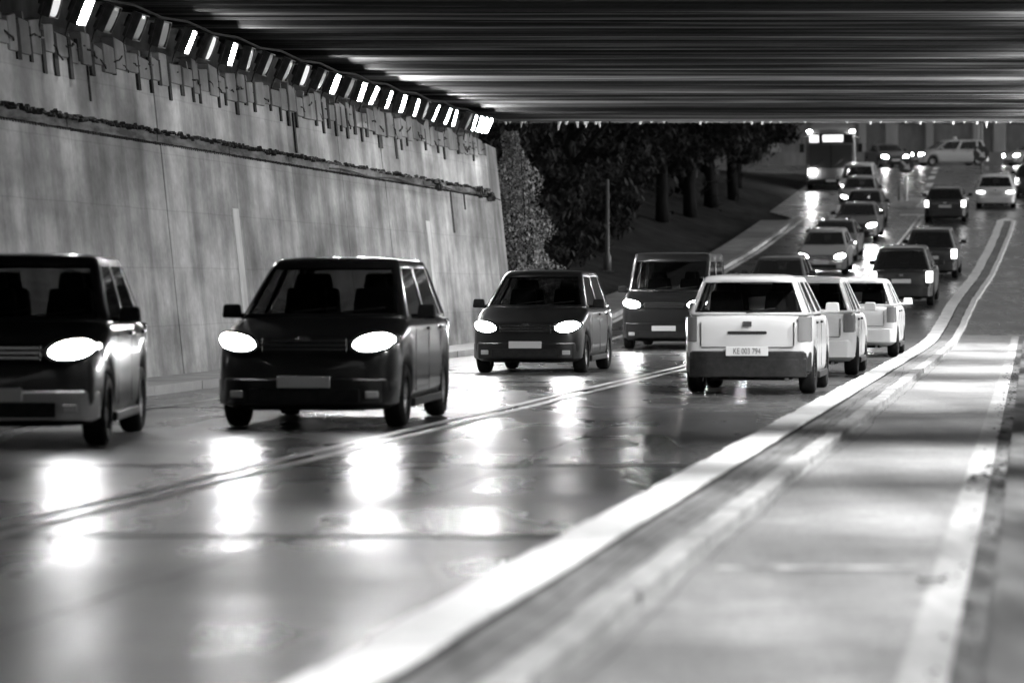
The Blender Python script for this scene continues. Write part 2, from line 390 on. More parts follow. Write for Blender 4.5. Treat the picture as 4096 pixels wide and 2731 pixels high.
# ------------------------------------------------------------------ raised island with white kerbs
isl = empty('median_island', P(-2.2, 10), 'long narrow kerbed island with a white painted left kerb', 'traffic island')
def unparent_fix(o, parent): 
    o.matrix_parent_inverse = Matrix.Translation(parent.location).inverted(); return o
YI = rng(3, 66, 3) + rng(67, 137, 1.0)
b = MB(); solid_strip(b, -2.16, -1.88, YI, -.04, .06)
unparent_fix(b.build('fill', M['island'], isl), isl)
b = MB(); solid_strip(b, -2.168, -2.145, YI, .0, .072, rag=.012)
unparent_fix(b.build('crack', M['crust'], isl), isl)
Y = 3.0
while Y < 137:
    ln = 1.0 if Y < 66 else .9
    for nm, ua, ub, zz, mt in (('kerb_stone', -2.5, -2.17, .085, 'kerb_white'), ('kerb_stone', -1.88, -1.70, .075, 'kerb_worn' if Y < 72 else 'kerb_white')):
        b = MB(); j = random.uniform(-.012, .012); h = random.uniform(-.006, .006)
        ya, yb = Y + .006, Y + ln - .006
        v = [P(ua + j, ya, -.05), P(ub + j, ya, -.05), P(ub + j, yb, -.05), P(ua + j, yb, -.05),
             P(ua + j + .02, ya, zz + h), P(ub + j - .005, ya, zz + h), P(ub + j - .005, yb, zz + h), P(ua + j + .02, yb, zz + h)]
        b.hexa(v)
        unparent_fix(b.build(nm, M[mt], isl, bevel=.012 if Y < 45 else 0, seg=1), isl)
    Y += ln
b = MB()
nose = [P(-2.5, 137, -.05), P(-1.70, 137, -.05), P(-2.0, 138.4, -.05), P(-2.2, 138.4, -.05)]
b.hexa([p for p in nose] + [p + Vector((0, 0, .135)) for p in nose])
unparent_fix(b.build('nose', M['kerb_white'], isl), isl)

# gutter and ledge by the right wall
b = MB(); solid_strip(b, -.16, 1.0, rng(-8, 78, 4), -.05, .10)
tag(b.build('ledge', M['ledge']), 'dark concrete ledge along the foot of the right wall', 'ledge')
gut = tag(ribbon('gutter', -.29, -.16, rng(-8, 78, 4), .010, M['gutter']), kind='structure')
# wandering cracks and tar seams in the lane and the island, grit along the gutter
def seam(u0, Ya, Yb, z, wd, parent, m, amp=.05):
    b = MB(); vs = []; u = u0; Ys = rng(Ya, Yb, .35)
    for Y in Ys:
        u += random.uniform(-amp, amp) * .35 + (u0 - u) * .08; w_ = wd * random.uniform(.5, 1.3)
        vs += [P(u - w_, Y, z), P(u + w_, Y, z)]
    b.add(vs, [(2 * i, 2 * i + 1, 2 * i + 3, 2 * i + 2) for i in range(len(Ys) - 1)])
    return b.build('crack', m, parent)
seam(-1.60, 6, 60, .0075, .004, lane, M['gutter'], .05)
for u0, Ya, Yb in ((-2.02, 5, 70), (-1.95, 14, 50)): unparent_fix(seam(u0, Ya, Yb, .0635, .005, isl, M['gutter'], .05), isl)
seam(-4.1, 8, 60, .004, .008, road, M['gutter'], .12); seam(-8.6, 12, 60, .004, .008, road, M['gutter'], .12)
b = MB()
for i in range(260):
    u = -.27 + random.gauss(0, .07); Y = 8 + 55 * random.random() ** 1.3; q = random.uniform(.003, .009)
    b.box(P(min(u, -.18), Y, .016), (q * 2, q * 3, q * 1.4), Matrix.Rotation(random.uniform(0, 3), 3, 'Z'), .6)
tag(b.build('grit', M['gutter']), 'loose grit along the gutter', 'grit', kind='stuff')
# litter along the gutter
def leaf_mesh():
    b = MB()
    b.add([(0, -.05, 0), (.028, -.01, .012), (.02, .04, .004), (0, .06, .018), (-.022, .035, .006), (-.027, -.012, .014), (0, 0, .004)],
          [(0, 1, 6), (1, 2, 6), (2, 3, 6), (3, 4, 6), (4, 5, 6), (5, 0, 6)])
    return b.mesh('fallen_leaf', M['dead_leaf'])
lm = leaf_mesh()
for i, (u, Y) in enumerate(((-.40, 22.6), (-.33, 22.9), (-.36, 23.2), (-.28, 24.3), (-.22, 23.7), (-.45, 14.9), (-.2, 33), (-.24, 41))):
    o = bpy.data.objects.new('fallen_leaf', lm); link(o); o.location = P(u, Y, .02 if u < -.16 else .105); o.rotation_euler = (0, .1, i * 1.7); o.scale = (1.6, 1.6, 1.6)
    tag(o, 'dark fallen leaf lying on the white line beside the gutter', 'leaf', 'fallen leaves by the gutter')

# pavement beside the left wall
pav = ribbon('pavement', -12.6, -11.35, rng(4, 80, 4), .11, M['pavement']); tag(pav, kind='structure')
Y = 30.0
while Y < 137:
    b = MB(); j = random.uniform(-.01, .01)
    du = 0 if Y < 80 else .0
    ya, yb = Y + .008, Y + 1.192
    v = [P(-11.35 + j, ya, -.05), P(-11.17 + j, ya, -.05), P(-11.17 + j, yb, -.05), P(-11.35 + j, yb, -.05)]
    b.hexa(v + [p + Vector((0, 0, .17)) for p in v])
    b.build('kerb_stone', M['pavement'] if Y < 80 else M['kerb_worn'], pav)
    Y += 1.2
ribbon('footpath', -12.6, -11.35, rng(80.5, 137, 3), .10, M['pavement'], None)
tag(bpy.data.objects['footpath'], kind='structure')

# ------------------------------------------------------------------ the left wall
TOP_U, BASE_U, TOP_Z = -12.86, -12.36, 4.83
def face_u(z): return BASE_U + (TOP_U - BASE_U) * z / TOP_Z
def wall_slab(b, Ya, Yb, z0, z1, off=0.0, thick=.5):
    v = []
    for z in (z0, z1):
        f = face_u(z) + off
        v += [P(f - thick, Ya, 0) + Vector((0, 0, 0)), P(f, Ya, 0), P(f, Yb, 0), P(f - thick, Yb, 0)]
    for i, p in enumerate(v):
        p.z = z0 if i < 4 else z1
    return b.hexa(v)
lw = empty('underpass_wall', P(BASE_U, 60), 'tall stained concrete wall leaning back along the left side of the underpass', 'wall')
def W(b, name, m, **k): return unparent_fix(b.build(name, m, lw, **k), lw)
edges = [-60, -40, -20, -6, 8, 16, 22, 27, 31, 34.6, 38.4, 42.4, 46.8, 51.0, 55.1, 59.2, 63.1, 67.3, 71.5, 75.6]
BAND0, BAND1 = 3.47, 3.63
for a, c in zip(edges[:-1], edges[1:]):
    o = random.uniform(-.012, .012)
    W(wall_slab(MB(), a + .014, c - .014, -.1, BAND0, o), 'wall_panel', M['wall'], bevel=.012, seg=1)
    W(wall_slab(MB(), a + .014, c - .014, BAND1, 4.46, o - .02), 'wall_panel', M['wall'], bevel=.012, seg=1)
    W(wall_slab(MB(), a + .02, c - .02, BAND0 + .004, BAND1 - .004, -.035, .3), 'groove_panel', M['groove'])
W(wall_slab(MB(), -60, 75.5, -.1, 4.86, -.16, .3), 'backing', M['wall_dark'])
# coping blocks with gaps between them and bent bars sticking out
bars = []
for k in range(6):
    b = MB(); pts = [(0, 0, 0)]; y = 0
    for i in range(6):
        pts.append((.03 + .05 * i / 5 + random.uniform(-.015, .015), pts[-1][1] + random.uniform(.02, .06), pts[-1][2] + random.uniform(-.03, .025)))
    b.tube(pts, .012, 5); bars.append(b.mesh('rebar', M['rust']))
Y = 30.0
while Y < 75.2:
    wd = random.uniform(.32, .62); gap = random.choice((.04, .07, .10, .14)) if Y < 66 else random.choice((.03, .05, .08))
    if Y + wd > 75.4: break
    z0 = random.uniform(4.34, 4.45); z1 = random.uniform(4.70, 4.90); zt = z1 + random.uniform(-.06, .06)
    b = MB(); off = random.uniform(.0, .035)
    v = []
    for z, zz in ((z0, z0), (z1, zt)):
        f = face_u(z) + off
        for (uu, yy, zv) in ((f - .3, Y, z), (f, Y, z), (f, Y + wd, zz), (f - .3, Y + wd, zz)):
            p = P(uu, yy); p.z = zv; v.append(p)
    W(b.hexa(v), 'coping_block', M['coping'], bevel=.02, seg=1)
    if random.random() < .5:      # a smaller broken stub on the block
        b = MB(); p = P(face_u(zt) - .1 + off, Y + wd * random.uniform(.2, .8)); p.z = min(z1, zt) + .03
        b.box(p, (.16, wd * .4, .16), taper=.7); W(b, 'stub', M['coping'])
    if random.random() < .6:
        o = bpy.data.objects.new('rebar', random.choice(bars)); link(o, lw)
        p = P(face_u(4.55) + off - .01, Y + wd * random.uniform(.5, 1.0)); p.z = random.uniform(4.5, 4.62)
        o.location = p - lw.location; o.rotation_euler = (random.uniform(-.5, .5), 0, random.choice((0, 0, .3))); s = random.uniform(.8, 1.25); o.scale = (s, s * 1.5, s)
    if gap > .05:             # dark plate painting the gap's shade, some running on down the wall
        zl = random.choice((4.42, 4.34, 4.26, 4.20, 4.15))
        b = MB(); wall_slab(b, Y + wd - .02, Y + wd + gap + .01, zl, 4.72, .012, .05); W(b, 'gap_shade', M['crust'])
    Y += wd + gap
# the ragged dark crust above the groove, the toothed strip below it
b = MB(); Y = 34.0
while Y < 75.4:
    dens = .82 if Y < 57 else .6
    if random.random() < dens:
        h = random.uniform(.01, .042) * (1 if Y < 58 else .6); w = random.uniform(.05, .16)
        p = P(face_u(BAND1) + .005, Y); p.z = BAND1 + .012 + random.uniform(-.02, .03)
        b.box(p, (random.uniform(.04, .09), w, h), Matrix.Rotation(random.uniform(-.5, .5), 3, 'X'), .7)
    Y += random.uniform(.045, .085)
tag(W(b, 'moss_crust', M['crust']), 'ragged dark crust along the top of the groove', kind='stuff')
b = MB(); Y = 34.0
while Y < 75.4:
    p = P(face_u(BAND0) - .0, Y); p.z = BAND0 - .004
    b.box(p, (.05, .055, random.uniform(.03, .05)), None, .6); Y += .115
tag(W(b, 'toothed_strip', M['crust']), 'small dark teeth along the lower edge of the groove', kind='stuff')
# pale vertical cover strips and dark plates low on the wall
for Yc, z0, z1, w, mt, off in ((50.6, .1, 2.62, .36, 'strip', .01), (66.9, .1, 2.75, .36, 'strip', .01)):
    b = MB(); wall_slab(b, Yc, Yc + w, z0, z1, off + .02, .05); W(b, 'cover_strip', M[mt], bevel=.01, seg=1)
for Yc, z0, z1, w in ((70.1, 2.55, 3.45, .2), (71.8, 3.1, 3.5, .15), (62.9, 4.1, 4.45, .35), (64.5, 3.95, 4.43, .2), (55.6, 3.7, 4.4, .12), (43.5, 3.9, 4.4, .04)):
    b = MB(); wall_slab(b, Yc, Yc + w, z0, z1, .004, .02); W(b, 'dark_plate', M['crust'])
for Yc, zc in ((68.6, 3.58), (73.8, 3.56), (75.2, 3.50)):
    b = MB()
    for i in range(16):
        p = P(face_u(zc) + .06, Yc + random.uniform(-.35, .35)); p.z = zc + random.uniform(-.08, .06)
        b.box(p, (.1, random.uniform(.1, .25), random.uniform(.05, .1)), Matrix.Rotation(random.uniform(-1, 1), 3, 'X'), .5)
    W(b, 'weed_clump', M['crust'])
b = MB()
for i in range(8): pass
cable = [P(face_u(z) + .03, y) for y, z in ()]
pts = []
for y in rng(58, 75.4, .8):
    p = P(face_u(3.5) + .03, y); p.z = 3.52 + .03 * math.sin(y * 1.3) - .02 * (y - 58) / 17; pts.append(p)
for d, dz in ((.6, -.1), (1.3, -.25), (2.0, -.5)):
    p = P(face_u(3.5) + .05 + d * .25, 75.4 + d); p.z = 3.5 + dz; pts.append(p)
b.tube(pts, .014, 5); W(b, 'cable', M['rust'])
# end of the wall: a plain return that turns away from the road
b = MB(); v = []
for z in (-.1, 4.75):
    f = face_u(z) - .03
    q = [P(f - .5, 75.62), P(f, 75.62), P(f - .22, 78.3), P(f - .8, 78.3)]
    for p in q: p.z = z
    v += q
W(b.hexa(v), 'wing_wall', M['coping'])
# the shelf behind the lamps, up to the deck
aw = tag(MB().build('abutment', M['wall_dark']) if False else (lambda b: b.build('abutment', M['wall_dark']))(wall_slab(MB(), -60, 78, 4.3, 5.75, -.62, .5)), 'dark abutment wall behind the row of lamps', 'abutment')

# ------------------------------------------------------------------ the right wall (just outside the frame)
rw = empty('side_wall', P(.9, 40), 'concrete wall close along the right side of the underpass', 'wall')
for a in range(-58, 78, 8):
    b = MB(); v = []
    for z in (-.1, 4.83):
        for (u, y) in ((.95, a + .01), (1.5, a + .01), (1.5, a + 7.99), (.95, a + 7.99)):
            p = P(u, y); p.z = z; v.append(p)
    unparent_fix(b.hexa(v).build('wall_panel', M['wall'], rw), rw)
b = MB(); v = []
for z in (4.6, 5.75):
    for (u, y) in ((1.55, -60), (2, -60), (2, 78), (1.55, 78)):
        p = P(u, y); p.z = z; v.append(p)
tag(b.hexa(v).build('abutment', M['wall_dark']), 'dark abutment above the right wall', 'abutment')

# ------------------------------------------------------------------ the bridge deck: transverse beams with rounded undersides
deck = empty('bridge_deck', (6, 40, 5.4), 'dark concrete deck of rounded crosswise beams roofing the underpass', 'bridge')
def D(b, name, m, **k): return unparent_fix(b.build(name, m, deck, **k), deck)
b = MB(); v = []
for z in (5.72, 6.5):
    for (u, y) in ((-16, -60), (5, -60), (5, 78.2), (-16, 78.2)):  # deck, like the walls, extended unseen behind the camera to block sky light
        p = Vector((K * y + u, y, z)); v.append(p)
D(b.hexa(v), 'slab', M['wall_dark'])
def beam(Yc, w, sag, zb, name='beam'):
    b = MB(); n = 8; vs = []; seg = [(-14 + i * (16.5 / 10)) for i in range(11)]
    for u in seg:
        for k in range(n + 1):
            t = k / n * 2 - 1; y = Yc + t * w / 2
            z = zb + sag * (abs(t) ** 1.7)
            vs.append((K * Yc + u, y, z))
        vs.append((K * Yc + u, Yc + w / 2, 5.74)); vs.append((K * Yc + u, Yc - w / 2, 5.74))
    m = n + 3; fs = []
    for i in range(len(seg) - 1):
        for k in range(m): fs.append((i * m + k, i * m + (k + 1) % m, (i + 1) * m + (k + 1) % m, (i + 1) * m + k))
    fs += [tuple(range(m)), tuple(range((len(seg) - 1) * m, len(seg) * m))[::-1]]
    o = D(b.add(vs, fs), name, M['beam' if name == 'beam' else 'edge'])
    return o
Y = -8.0
while Y < 77.0:
    w = 1.6
    beam(Y + .8, w - random.uniform(.06, .16), random.uniform(.22, .30), 5.44 + random.uniform(-.012, .012))
    Y += 1.6
beam(78.1, .7, .06, 5.40, 'edge_beam')
# lime drips along the far edge
dr = []
for k in range(4):
    b = MB(); h = (.06, .10, .17, .24)[k]
    b.lathe([(0.001, 0), (.012, .005), (.022 if k != 1 else .035, h * .25), (.03, h * .6), (.06, h), (.001, h + .01)], 'Z', 7); dr.append(b.mesh('drip', M['drip'], True))
for x, k in ((506, 1), (510, 0), (521, 2), (525, 0), (558, 3), (560, 0), (566, 1), (578, 2), (585, 1), (586, 2), (596, 1), (600, 2), (640, 1), (651, 0), (664, 0), (700, 1), (706, 0), (744, 0), (752, 1), (762, 1), (770, 0), (780, 0), (805, 0), (847, 0), (870, 1), (880, 0), (905, 0), (920, 1), (934, 0), (953, 1), (964, 0), (976, 1), (986, 2), (996, 0), (1010, 0)):
    h = (.06, .10, .17, .24)[k]; yy = 78.3
    o = bpy.data.objects.new('drip', dr[k]); link(o, deck)
    o.location = Vector(((x - 512) * yy / 3200, yy - random.uniform(0, .1), 5.42 - h)) - deck.location
    o.rotation_euler = (0, random.uniform(-.2, .2), 0)
b = MB()
for i in range(900):
    yy = 78.42; X = random.uniform(-1.2, 13.5)
    b.box((X, yy, 5.405 + random.uniform(-.005, .01)), (random.uniform(.03, .12), .1, random.uniform(.02, .06)), Matrix.Rotation(random.uniform(-.4, .4), 3, 'Y'), .6)
tag(D(b, 'broken_edge', M['edge']), 'crumbling lower arris of the deck', kind='stuff')
# conduit along the shelf
b = MB(); pts = []
for y in rng(20, 77, 1.5):
    p = P(TOP_U + .1, y); p.z = 5.36 + .03 * math.sin(y * 2.1); pts.append(p)
b.tube(pts, .02, 5)
tag(b.build('conduit', M['rust']), 'thin dark cable run strung behind the row of lamps', 'cable')

# ------------------------------------------------------------------ floodlights
def lamp_meshes():
    R = Matrix.Rotation(0, 3, 'X')
    h = MB(); h.box((-.05, 0, 0), (.10, .30, .34)); h.box((-.13, 0, .03), (.08, .16, .16))
    l = MB(); vs = []; n = 6
    m2 = 20
    for xx, kk in ((0, 1), (.012, 1), (.02, .8)):
        for k in range(m2):
            t = 2 * math.pi * k / m2; ct, st_ = math.cos(t), math.sin(t)
            vs.append((xx, kk * .13 * math.copysign(abs(ct) ** .6, ct), kk * .155 * math.copysign(abs(st_) ** .6, st_)))
    fs_ = [(a * m2 + k, a * m2 + (k + 1) % m2, (a + 1) * m2 + (k + 1) % m2, (a + 1) * m2 + k) for a in (0, 1) for k in range(m2)]
    l.add(vs, fs_ + [tuple(range(2 * m2, 3 * m2))])
    br = MB(); br.tube([(-.10, 0, -.05), (-.12, 0, -.2), (-.10, 0, -.40)], .014, 5); br.box((-.10, 0, -.41), (.12, .10, .02)); br.box((-.09, .165, -.03), (.04, .012, .26)); br.box((-.09, -.165, -.03), (.04, .012, .26))
    rim = MB()
    for y in (-.145, .145): rim.box((.012, y, 0), (.03, .014, .34))
    for z in (-.165, .165): rim.box((.012, 0, z), (.03, .276, .014))
    return h.mesh('housing', M['housing']), l, br.mesh('bracket', M['housing']), rim.mesh('frame', M['housing'])
hm, lmb, bm_, fm = lamp_meshes()
lens = {k: lmb.mesh('lens', M['lens_' + k]) for k in ('on', 'mid', 'across', 'off', 'half')}
ANG = math.atan(K)
def floodlight(u, Y, z, state, label, group, side=1, tilt=20):
    r = empty('floodlight', P(u, Y, z), label, 'floodlight', group); r.scale = (1.15, 1.15, 1.15)
    jt = random.uniform(-5, 5) if side > 0 else 0
    r.rotation_euler = (0, math.radians((tilt + jt)), (-ANG if side > 0 else math.pi - ANG) + random.uniform(-.08, .08))
    for nm, me in (('housing', hm), ('lens', lens[state]), ('bracket', bm_), ('frame', fm)):
        link(bpy.data.objects.new(nm, me), r)
    return r
ordn = ['first', 'second', 'third', 'fourth', 'fifth', 'sixth', 'seventh', 'eighth', 'ninth', 'tenth', 'eleventh', 'twelfth', 'thirteenth', 'fourteenth', 'fifteenth', 'sixteenth', 'seventeenth', 'eighteenth', 'nineteenth', 'twentieth',
        'twenty-first', 'twenty-second', 'twenty-third', 'twenty-fourth', 'twenty-fifth', 'twenty-sixth', 'twenty-seventh', 'twenty-eighth', 'twenty-ninth', 'thirtieth']
LAMPS = [(55, 'half'), (84, 'mid'), (111, 'off'), (139, 'off'), (163, 'off'), (189, 'mid'), (210, 'half'), (231, 'mid'), (249, 'off'), (267, 'off'), (287, 'off'), (304, 'half'), (321, 'off'), (334, 'on'), (349, 'off'),
         (361, 'on'), (373, 'on'), (388, 'on'), (402, 'on'), (415.5, 'on'), (425, 'off'), (435, 'on'), (447, 'on'), (454, 'on'), (468, 'off'), (473.5, 'on'), (479, 'on'), (483.5, 'on'), (487.5, 'on')]
LU = -12.62
for i, (x, st) in enumerate(LAMPS):
    Y = -LU / (1030 - x) * 3200
    d = {'on': 'brightly lit', 'mid': 'brightly lit', 'off': 'unlit grey', 'half': 'dimly glowing'}[st]
    floodlight(LU, Y, 5.05, st, '%s small floodlight on the left wall, %s from the left' % (d, ordn[i]), 'floodlights above the left wall')
lens['right'] = lmb.mesh('lens', M['lens_right'])
RIGHT_ON = {6: 420, 10: 420, 14.6: 520, 19.3: 620, 25.4: 760, 29.5: 330, 34: 500, 39.5: 420, 44.5: 800, 53: 700, 64: 600, 71: 600}
for Y in (-4, 2, 6, 10, 14.6, 17, 19.3, 22.5, 25.4, 29.5, 34, 39.5, 44.5, 48, 50, 53, 56, 59, 61.5, 64, 67, 69, 71, 73.5, 76):
    st = 'right' if Y in RIGHT_ON else 'across' if Y in (56, 61.5, 67, 69, 73.5, 76) else 'mid' if Y in (48, 50) else 'off'
    r = floodlight(.75, Y, 5.0, st, 'small floodlight on the right wall', 'floodlights on the right wall', -1, {'right': 62 if Y > 26 else 72, 'across': 22, 'mid': 12}.get(st, 40))
    if Y in (29.5, 34): r.rotation_euler = (0, math.radians(34), math.pi - ANG - .75)
    if Y in RIGHT_ON:
        ld = bpy.data.lights.new('lamp_beam', 'SPOT'); ld.energy = RIGHT_ON[Y] * 4.0; ld.spot_size = math.radians(92 if Y > 26 else 72); ld.spot_blend = 1; ld.shadow_soft_size = .12
        lo = bpy.data.objects.new('lamp_beam', ld); link(lo, [c for c in r.children if c.name.startswith('lens')][0]); lo.location = (.05, 0, 0)
        lo.rotation_euler = (0, math.radians(-90), 0)

# ------------------------------------------------------------------ vehicles
def wheel_meshes():
    t = MB(); t.lathe([(.19, -.095), (.27, -.105), (.305, -.085), (.315, -.05), (.315, .05), (.305, .085), (.27, .105), (.19, .095), (.19, -.095)], 'X', 26)
    r = MB(); r.lathe([(.001, .055), (.05, .058), (.055, .04), (.15, .03), (.175, .06), (.195, .085), (.197, -.08), (.001, -.08)], 'X', 20)
    for k in range(5):
        a = k * 2 * math.pi / 5
        r.box((.052, .11 * math.cos(a), .11 * math.sin(a)), (.022, .15, .042), Matrix.Rotation(a, 3, 'X'))
    return t.mesh('wheel', M['tyre'], True), r.mesh('rim', M['rim'], True)
WT, WR = wheel_meshes()
def pl(tab, t): return float(np.interp(t, [a for a, _ in tab], [c for _, c in tab]))

def car(label, u, Y, away, g, Ln=4.1, Wd=1.74, H=1.47, cat='car', name='car', hood=.72, cowl=.98, belt=.98, tailz=.98, hoodlen=1.05, rake=.75, reartop=.35, trunk=.10, notch=False,
        heads='on', tails='dim', bumper=None, headz=.66, glass='glass', taxi=False, quarter=True, spot=True, yaw=0, plate=True, clad=False, spotw=60, group=None, tall_tail=True, scale=1.0):
    r = empty(name, P(u, Y), label, cat, group)
    mw = basis(Y, away).to_4x4(); mw = Matrix.Translation(P(u, Y)) @ mw @ Matrix.Rotation(yaw, 4, 'Z') @ Matrix.Scale(scale, 4)
    r.matrix_world = mw
    pm = paint(g); w = Wd / 2
    f = lambda t: t - Ln / 2
    wf = [(0, .72), (.035, .84), (.10, .92), (.28, .975), (.6, 1), (Ln - .6, 1), (Ln - .28, .975), (Ln - .10, .92), (Ln - .035, .85), (Ln, .74)]
    tc = hoodlen                     # where the windscreen meets the bonnet
    te = Ln - trunk if not notch else Ln - trunk
    top = [(0, hood - .14), (.035, hood - .07), (.12, hood - .01), (.3, hood + .04), (tc, cowl), (tc + .3, max(cowl, belt)), (te - .3, belt + .01), (te, tailz), (Ln - .12, tailz - .01), (Ln - .035, tailz - .05), (Ln, tailz - .12)]
    if te >= Ln - .13: top = [p for p in top if p[0] <= te] + [(Ln - .035, tailz - .05), (Ln, tailz - .12)]
    tw1, tw2, ra = .78, Ln - .72, .365
    st = set([0, .035, .10, .2, .28, tc * .55 + .2, tc, tc + .3, te, Ln - .28, Ln - .2, Ln - .10, Ln - .035, Ln, Ln / 2, Ln / 2 - .5, Ln / 2 + .5])
    for tw in (tw1, tw2):
        for q in (-1.08, -1.0, -.92, -.7, -.38, 0, .38, .7, .92, 1.0, 1.08): st.add(tw + ra * q)
    st = sorted(x for x in st if 0 <= x <= Ln)
    st2 = [st[0]]
    for x in st[1:]:
        if x - st2[-1] > .018: st2.append(x)
    st2[-1] = Ln; st = st2
    base = [(0, .27), (.1, .20), (.5, .17), (Ln - .5, .18), (Ln - .1, .25), (Ln, .32)]
    bodyv = []; nsec = 16
    for t in st:
        zb = pl(base, t)
        for tw in (tw1, tw2):
            d = abs(t - tw)
            if d < ra: zb = max(zb, .30 + math.sqrt(ra * ra - d * d))
        zt = pl(top, t); zt = max(zt, zb + .06); ww = w * pl(wf, t); hh = zt - zb
        half = [(.80 * ww, zb), (.975 * ww, zb + .025), (1.0 * ww, zb + hh * .35), (1.0 * ww, zb + hh * .68), (.975 * ww, zb + hh * .92), (.90 * ww, zt), (.45 * ww, zt + .025)]
        sec = [(0, zb)] + half + [(0, zt + .032)] + [(-x, z) for x, z in reversed(half)]
        bodyv += [(x, f(t), z) for x, z in sec]
    fs = []
    for i in range(len(st) - 1):
        for k in range(nsec): fs.append((i * nsec + k, i * nsec + (k + 1) % nsec, (i + 1) * nsec + (k + 1) % nsec, (i + 1) * nsec + k))
    fs += [tuple(range(nsec))[::-1], tuple(range((len(st) - 1) * nsec, len(st) * nsec))]
    MB().add(bodyv, fs).build('body', pm, r, smooth=True, subsurf=1)
    # underbody
    MB().box((0, 0, .33), (Wd * .6, Ln - .5, .3)).build('underbody', M['inner'], r)
    # greenhouse
    wb, wt = w * .93, w * .70 if H < 1.9 else w * .86
    rf, rr = tc + rake, Ln - reartop            # roof front and rear along the length
    bf, br_ = tc - .02, te + (.0 if not notch else 0) - .02
    def ring(wd, y0, y1, z, bow):
        mid = [y0 + (y1 - y0) * q for q in (.40, .455, .80, .845)]
        pts = [(0, y0 - bow), (wd * .5, y0 - bow * .7), (wd * .90, y0 + .03), (wd * .985, y0 + .10), (wd, y0 + .20), (wd, mid[0]), (wd, mid[1]), (wd, mid[2]), (wd, mid[3]), (wd * .99, y1 - .16), (wd * .97, y1 - .07), (wd * .90, y1 - .01), (wd * .5, y1 + bow * .4), (0, y1 + bow * .5)]
        return pts
    nb_ = ring(wb, bf, br_, 0, .10); ntp = ring(wt, rf, rr, 0, .08)
    def zlow(i): return cowl if i < 3 else (belt if 3 <= i <= 9 else tailz)
    rows = [0, .07, .88, 1.0]
    if H > 1.9: rows = [0, .06, .80, 1.0]
    half_rows = []
    for tt in rows:
        row = []
        for i in range(14):
            (xb, yb), (xt, yt) = nb_[i], ntp[i]
            zz0 = zlow(i) + .0
            bul = .035 * math.sin(math.pi * tt)
            row.append(Vector((xb + (xt - xb) * tt + bul * (1 if i > 1 and i < 12 else xb / max(wb, .01)), f(yb + (yt - yb) * tt), zz0 + (H - .05 - zz0) * tt)))
        half_rows.append(row)
    gl = {0, 1, 4, 6, 11, 12}
    if quarter: gl.add(8)
    g_ = MB(); full = []
    for row in half_rows: full.append(row + [Vector((-p.x, p.y, p.z)) for p in reversed(row[1:-1])])
    n = len(full[0])
    for row in full: g_.v += [tuple(p) for p in row]
    def col_of(k): return k if k < 13 else n - 1 - k
    panes = {}
    for j in range(3):
        for k in range(n):
            c_ = col_of(k)
            if j == 1 and c_ in gl:
                key = ('windscreen' if c_ < 2 else 'rear_window' if c_ >= 11 else 'side_window', 0 if (c_ < 2 or c_ >= 11) else (c_, k < 13))
                panes.setdefault(key, []).append((j * n + k, j * n + (k + 1) % n, (j + 1) * n + (k + 1) % n, (j + 1) * n + k)); continue
            g_.f.append((j * n + k, j * n + (k + 1) % n, (j + 1) * n + (k + 1) % n, (j + 1) * n + k))
    # roof cap
    cx = Vector((0, f((rf + rr) / 2), 0)); prev = 3 * n
    for sc_, dz in ((.93, .022), (.6, .045), (.25, .052)):
        cur = len(g_.v)
        for p in full[3]: g_.v.append(((p.x) * sc_, cx.y + (p.y - cx.y) * sc_, p.z + dz))
        for k in range(n): g_.f.append((prev + k, prev + (k + 1) % n, cur + (k + 1) % n, cur + k))
        prev = cur
    g_.f.append(tuple(range(prev, prev + n)))
    go = g_.build('cabin', pm, r, smooth=True)
    m_ = go.modifiers.new('solid', 'SOLIDIFY'); m_.thickness = .03; m_.offset = -1
    for (nm, key), qs in panes.items():
        b = MB(); idx = {}
        for q in qs:
            for i in q:
                if i not in idx: idx[i] = len(idx); p = Vector(g_.v[i]); b.v.append(tuple(p - Vector((p.x, p.y, 0)).normalized() * .008))
            b.f.append(tuple(idx[i] for i in q))
        b.build(nm, M[glass], r, smooth=True)
    # cabin inside
    MB().box((0, f((tc + te) / 2), belt + .0), (Wd * .80, max(.6, te - tc - .35), .10)).build('parcel_shelf', M['inner'], r)
    sb = MB()
    for sx in (-.36, .36):
        for ty in ((tc + 1.15), (min(te - .55, tc + 2.0))):
            sb.box((sx, f(ty), belt + .14), (.46, .16, .34), Matrix.Rotation(-.15, 3, 'X'), .85); sb.box((sx, f(ty + .06), belt + .38), (.26, .1, .17), None, .8)
    sb.build('seats', M['inner'], r, bevel=.03)
    # patches that follow the rounded ends
    def tcurve(xf): return pl([(0, 0), (.60, .0), (.74, .018), (.84, .05), (.92, .12), (.975, .29), (1, .55)], xf)
    def patch(nm, m, end, x0, x1, z0a, z1a, z0b=None, z1b=None, off=.015, th=.04, nx=5, par=None, bevel=.008, lean=0.0, out=0.0, ell=False):
        z0b = z0a if z0b is None else z0b; z1b = z1a if z1b is None else z1b
        b = MB(); sg = -1 if end == 'front' else 1
        vs = []
        for i in range(nx + 1):
            q = i / nx; x = x0 + (x1 - x0) * q
            t = tcurve(min(1, abs(x) / w)); za = z0a + (z0b - z0a) * q; zb2 = z1a + (z1b - z1a) * q
            if ell:
                e_ = max(.12, 1 - abs(2 * q - 1) ** 2.6) ** .6; zm = (za + zb2) / 2; za, zb2 = zm + (za - zm) * e_, zm + (zb2 - zm) * e_
            for z, dd in ((za, off), (zb2, off - lean * (zb2 - za)), (zb2, off - th), (za, off - th)):
                vs.append((x, sg * (Ln / 2 - t + dd), z))
        fs = []
        for i in range(nx):
            for k in range(4): fs.append((4 * i + k, 4 * i + (k + 1) % 4, 4 * i + 4 + (k + 1) % 4, 4 * i + 4 + k))
